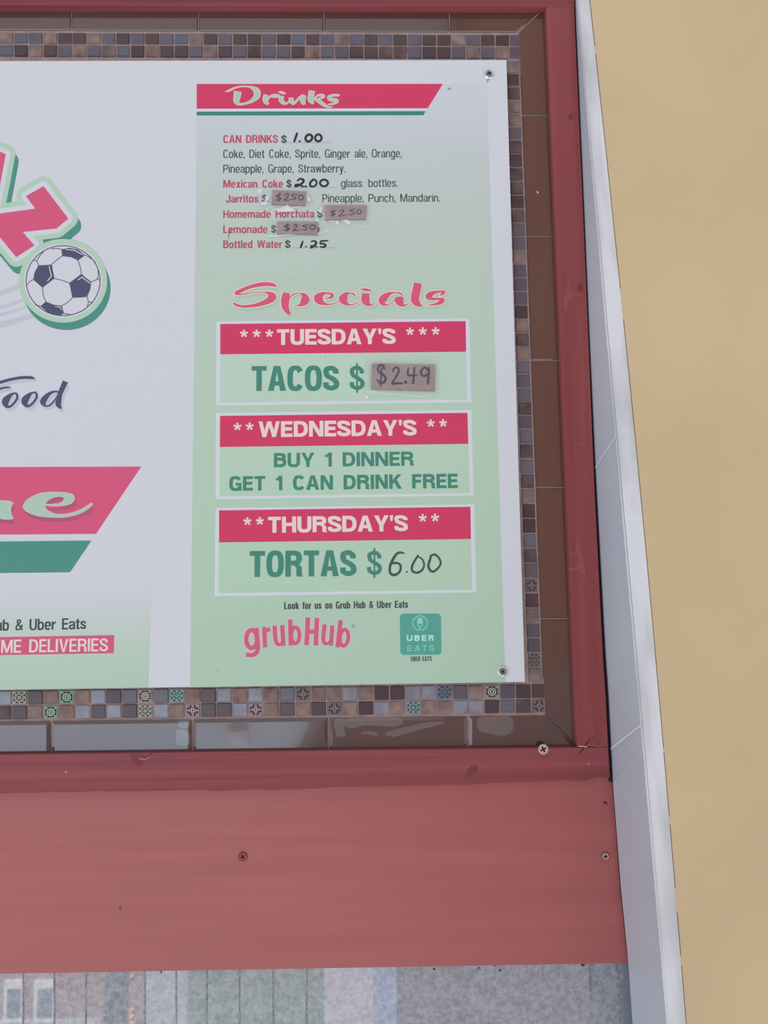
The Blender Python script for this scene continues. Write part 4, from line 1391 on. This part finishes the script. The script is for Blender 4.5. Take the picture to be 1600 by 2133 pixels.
# ------------------------------------------------------------------ taped cardboard price tags
def price_tag(quad, zoom, strokes, label, tape, creases, thick=.0016):
    x0, y0, k = zoom
    tp = lambda p: (x0 + p[0] / k, y0 + p[1] / k)
    yb = L(4) - .0002
    yf = yb - thick
    cx, cy = sum(tp(p)[0] for p in quad) / 4, sum(tp(p)[1] for p in quad) / 4
    r = root('price_tag', P(cx, cy, yb), label, 'price tag', 'cardboard price tags')
    mb = MB()
    mb.box([P(*tp(p), yf) for p in quad], thick, 'cardboard', 'cardboard_edge')
    mb.build('card', r)
    mb = MB()
    a = Art(zoom)
    for s_ in strokes:
        a.stroke(s_)
    a.put(mb, 'marker_purple', yf - .00015)
    mb.build('handwritten_price', r)
    mb = MB()
    rr = random.Random(len(label))
    N = 14                                     # clear film draped over the card
    (ax, ay), (bx, by_), (cx_, cy_), (dx, dy) = tape
    cxs = [p[0] for p in quad]; cys = [p[1] for p in quad]
    gx0, gx1, gy0, gy1 = min(cxs) - 6, max(cxs) + 6, min(cys) - 6, max(cys) + 6

    def tpnt(u, v):
        x = (ax * (1 - u) + bx * u) * (1 - v) + (dx * (1 - u) + cx_ * u) * v
        y = (ay * (1 - u) + by_ * u) * (1 - v) + (dy * (1 - u) + cy_ * u) * v
        inside = gx0 < x < gx1 and gy0 < y < gy1
        dist = max(gx0 - x, x - gx1, gy0 - y, y - gy1, 0) / k
        h = max(.0003, (thick + .0005) * max(0, 1 - dist / 7)) if not inside else thick + .0005
        return P(x0 + x / k, y0 + y / k, yb - h - rr.uniform(0, .00015))
    g = [[tpnt(i / N, j / N) for i in range(N + 1)] for j in range(N + 1)]
    for j in range(N):
        for i in range(N):
            mb.face([g[j][i], g[j][i + 1], g[j + 1][i + 1], g[j + 1][i]], 'clear_tape')
    mb.build('clear_tape', r, label='clear tape over the card')
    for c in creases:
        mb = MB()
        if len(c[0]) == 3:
            Art(zoom).stroke(c).put(mb, 'crease_glint', yb - .0012)
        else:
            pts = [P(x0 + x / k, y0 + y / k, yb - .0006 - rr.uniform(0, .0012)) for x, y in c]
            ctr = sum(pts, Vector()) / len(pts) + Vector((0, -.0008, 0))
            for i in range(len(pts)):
                mb.face([pts[i - 1], pts[i], ctr], 'crease_glint')
        mb.build('tape_crease_glint', r, label='crease of the tape, its glint painted white')


za = (540, 390, 6.667)
price_tag([(172, 236), (638, 252), (650, 60), (186, 38)], za,
          [[(298, 98, 14), (262, 112, 18), (240, 128, 16), (285, 145, 18), (300, 160, 16), (265, 182, 20), (240, 165, 8)], [(290, 70, 9), (272, 130, 12), (266, 196, 10)],
           [(345, 118, 12), (372, 90, 15), (402, 98, 17), (395, 135, 16), (345, 182, 15), (375, 178, 13), (412, 180, 13)], [(425, 172, 10), (432, 172, 10)],
           [(522, 104, 13), (470, 98, 15), (452, 112, 14), (470, 132, 13), (505, 145, 15), (490, 168, 14), (440, 168, 11)], [(x, y, 15) for x, y, w in oh(580, 142, 32, 34, 15)] + [(612, 142, 15)]],
          'small cardboard price tag under the topmost handwritten price', [(-30, 20), (720, 30), (760, 330), (-40, 330)],
          [[(-30, 40), (20, 20), (55, 35), (20, 75), (0, 95)], [(30, 205), (80, 195), (130, 215), (95, 245), (30, 248)], [(90, 130), (150, 105), (135, 160), (100, 200), (75, 195)],
           [(215, 318), (300, 285), (390, 240), (450, 285), (500, 320), (420, 335), (300, 345)], [(440, 282, 6), (530, 275, 10), (625, 238, 4)], [(655, 75), (670, 100), (712, 185), (680, 190)],
           [(110, 300, 14), (125, 310, 12)], [(150, 275, 10), (160, 282, 10)], [(300, 300, 6), (215, 310, 10), (170, 325, 4)]])
price_tag([(918, 452), (1478, 446), (1490, 250), (910, 250)], za,
          [[(1062, 330, 12), (1020, 330, 17), (992, 348, 15), (1035, 362, 17), (1052, 375, 15), (1020, 392, 17), (990, 384, 9)], [(1032, 308, 9), (1026, 360, 11), (1024, 412, 9)],
           [(1108, 345, 10), (1140, 316, 13), (1172, 322, 15), (1160, 350, 14), (1105, 402, 13), (1150, 394, 11), (1195, 390, 10)], [(1228, 378, 13), (1232, 378, 13)],
           [(1335, 302, 9), (1275, 312, 12), (1262, 328, 12), (1310, 345, 13), (1325, 360, 13), (1290, 380, 12), (1250, 378, 8)], [(x, y, 13) for x, y, w in oh(1388, 340, 30, 32, 13)] + [(1418, 340, 13)]],
          'cardboard price tag farthest right of the three small ones', [(840, 215), (1560, 215), (1540, 520), (850, 520)],
          [[(845, 285), (860, 262), (875, 300), (850, 330)], [(780, 460), (800, 440), (835, 455), (820, 480)], [(970, 462, 6), (1040, 475, 12), (1090, 462, 5)], [(1060, 470), (1115, 465), (1098, 520), (1082, 522)],
           [(1150, 455), (1230, 445), (1262, 480), (1280, 528), (1240, 515), (1195, 490)], [(1250, 480, 5), (1310, 470, 8), (1370, 458, 4)], [(810, 315), (860, 300), (880, 340), (840, 360)]])
price_tag([(248, 650), (806, 656), (808, 482), (248, 475)], za,
          [[(425, 528, 14), (380, 528, 20), (350, 545, 17), (395, 562, 22), (420, 580, 18), (385, 598, 20), (340, 590, 10)], [(398, 498, 9), (388, 555, 15), (386, 612, 10)],
           [(472, 545, 12), (500, 520, 15), (525, 530, 18), (510, 565, 16), (470, 602, 15), (510, 600, 14), (552, 594, 12)], [(574, 590, 14), (580, 590, 14)],
           [(682, 524, 13), (625, 530, 15), (605, 542, 14), (648, 555, 15), (668, 570, 15), (645, 592, 15), (600, 590, 11)], [(x, y, 16) for x, y, w in oh(742, 555, 36, 31, 16)] + [(778, 555, 16)]],
          'cardboard price tag lowest of the three small ones, beside a black mark', [(80, 440), (980, 430), (980, 700), (90, 700)],
          [[(95, 678, 14), (200, 675, 16), (390, 662, 14), (540, 650, 10)], [(840, 640, 6), (900, 622, 9), (962, 592, 16)], [(805, 650, 8), (870, 632, 6)], [(930, 716, 6), (985, 708, 10)], [(895, 540, 9), (900, 545, 9)]])
price_tag([(265, 642), (1322, 672), (1332, 240), (278, 218)], (740, 730, 8),
          [[(482, 305, 32), (462, 248, 40), (405, 250, 40), (378, 310, 38), (400, 365, 38), (460, 400, 42), (505, 455, 42), (490, 520, 42), (430, 545, 40), (385, 510, 30), (365, 488, 22)], [(440, 290, 26), (432, 440, 28), (425, 600, 24)],
           [(632, 352, 30), (650, 298, 34), (700, 284, 36), (728, 340, 38), (680, 440, 36), (615, 552, 34), (690, 545, 38), (780, 550, 36)], [(836, 530, 52), (842, 530, 52)],
           [(885, 292, 26), (878, 360, 32), (888, 415, 34), (960, 412, 36), (1030, 410, 24)], [(985, 290, 30), (978, 420, 36), (965, 545, 36)],
           [(1222, 340, 34), (1170, 286, 36), (1110, 320, 38), (1095, 385, 38), (1150, 430, 34), (1205, 390, 34)], [(1232, 288, 30), (1222, 420, 38), (1212, 552, 38)]],
          'larger cardboard price tag taped inside the taco special box', [(150, 60), (1400, 80), (1420, 800), (160, 800)],
          [[(185, 690, 14), (270, 690, 20), (345, 690, 14)], [(200, 680, 8), (235, 655, 10), (270, 628, 8)], [(345, 695, 8), (600, 722, 9), (900, 750, 10), (1100, 765, 14), (1160, 772, 22)],
           [(170, 740), (190, 730), (205, 770), (215, 800), (185, 790)], [(215, 150), (228, 145), (225, 175)], [(200, 430, 8), (215, 405, 12), (205, 480, 6)], [(165, 425, 8), (168, 440, 8)], [(250, 270, 10), (262, 262, 10)],
           [(740, 645, 8), (850, 660, 14), (960, 655, 10), (1130, 660, 12), (1290, 662, 12)], [(1250, 545, 6), (1300, 550, 10), (1318, 580, 16)], [(300, 245, 6), (345, 238, 14), (365, 245, 6)], [(445, 632, 8), (480, 612, 6)]], .0022)


# ------------------------------------------------------------------ screws
def lathe(mb, prof, mname, n_=28):
    """profile of (radius, height towards the viewer)"""
    for (r0, h0), (r1, h1_) in zip(prof, prof[1:]):
        for i in range(n_):
            a, b_ = 2 * math.pi * i / n_, 2 * math.pi * (i + 1) / n_
            pt = lambda r, h, t: (r * math.cos(t), -h, r * math.sin(t))
            f = [pt(r0, h0, a), pt(r0, h0, b_), pt(r1, h1_, b_), pt(r1, h1_, a)]
            if r1 < 1e-7:
                f = f[:3]
            mb.face(f, mname)


def cross_head(mb, r, h0, h1, mname, rot, deep, arm=.62, half=.16):
    """flat-topped head with a real cross recess"""
    N = 28
    outer = [(r * math.cos(2 * math.pi * i / N), r * math.sin(2 * math.pi * i / N)) for i in range(N)]
    a, h = r * arm, r * half
    cr_ = [(h, h), (h, a), (-h, a), (-h, h), (-a, h), (-a, -h), (-h, -h), (-h, -a), (h, -a), (h, -h), (a, -h), (a, h)]
    c, s_ = math.cos(rot), math.sin(rot)
    cr_ = [(x * c - y * s_, x * s_ + y * c) for x, y in cr_]
    V3 = lambda p, hh: Vector((p[0], -hh, p[1]))
    mb.fill([[V3(p, h1) for p in outer], [V3(p, h1) for p in cr_]], mname)
    lathe(mb, [(r * 1.02, h0), (r * 1.03, (h0 + h1) / 2), (r, h1)], mname, N)
    for i in range(12):
        p, q_ = cr_[i - 1], cr_[i]
        mb.face([V3(p, h1), V3(q_, h1), V3(q_, h1 - deep), V3(p, h1 - deep)], 'dark_recess')
    mb.fill([[V3(p, h1 - deep) for p in cr_]], 'dark_recess')


def place(mb, at):
    mb.v = [tuple(Vector(p) + at) for p in mb.v]
    return mb


def washer_screw(px, py, rot, label):
    at = P(px, py, L(2))
    r = root('washer_screw', at, label, 'screw', 'screws holding the menu board')
    mb = MB()
    lathe(mb, [(.0056, 0), (.0057, .0008), (.0050, .0016), (.0040, .0022), (.0032, .0018)], 'chrome')
    place(mb, at).build('washer', r, True)
    mb = MB()
    cross_head(mb, .0030, .0010, .0030, 'screw_steel', rot, .0012, .7, .2)
    place(mb, at).build('screw_head', r)


washer_screw(1018.5, 156, .3, 'shiny screw with washer in the board corner above the drinks column')
washer_screw(1046.5, 1398.5, .9, 'shiny screw with washer in the board corner near the teal logo')
mb = MB()
Art().stroke([(1017, 166, 3.4), (1015, 170, 3)]).put(mb, 'grey_mark', L(2))
mb.build('scratch', menu)


def wood_screw(px, py, y, rad, m_, rot, label, stain):
    at = P(px, py, y)
    r = root('wood_screw', at, label, 'screw', 'screws in the red boards')
    mb = MB()
    cross_head(mb, rad, -.001, .0013, m_, rot, .0011)
    place(mb, at).build('screw_head', r)
    if stain:
        mb = MB()
        lathe(mb, [(rad * 1.28, .00025), (rad * .95, .00025)], 'chipped_rim')
        place(mb, at).build('paint_ring', r, label='chipped dark rim round the head')


wood_screw(1131.5, 1560.5, Y_FRAME, .0052, 'dull_steel', .45, 'bare steel cross screw in the board beneath the brown tiles', False)
mat('painted_screw', (150, 72, 72), rough=.4)
mat('chipped_rim', (118, 54, 56), rough=.6)
mat('half_painted', (196, 150, 146), rough=.35, metal=.3)
wood_screw(506, 1784, Y_FASCIA, .0038, 'painted_screw', .6, 'red painted screw in the middle of the wide lower board', True)
wood_screw(1261, 1783.5, Y_FASCIA, .0036, 'half_painted', .2, 'half bare screw near the right end of the wide lower board', True)
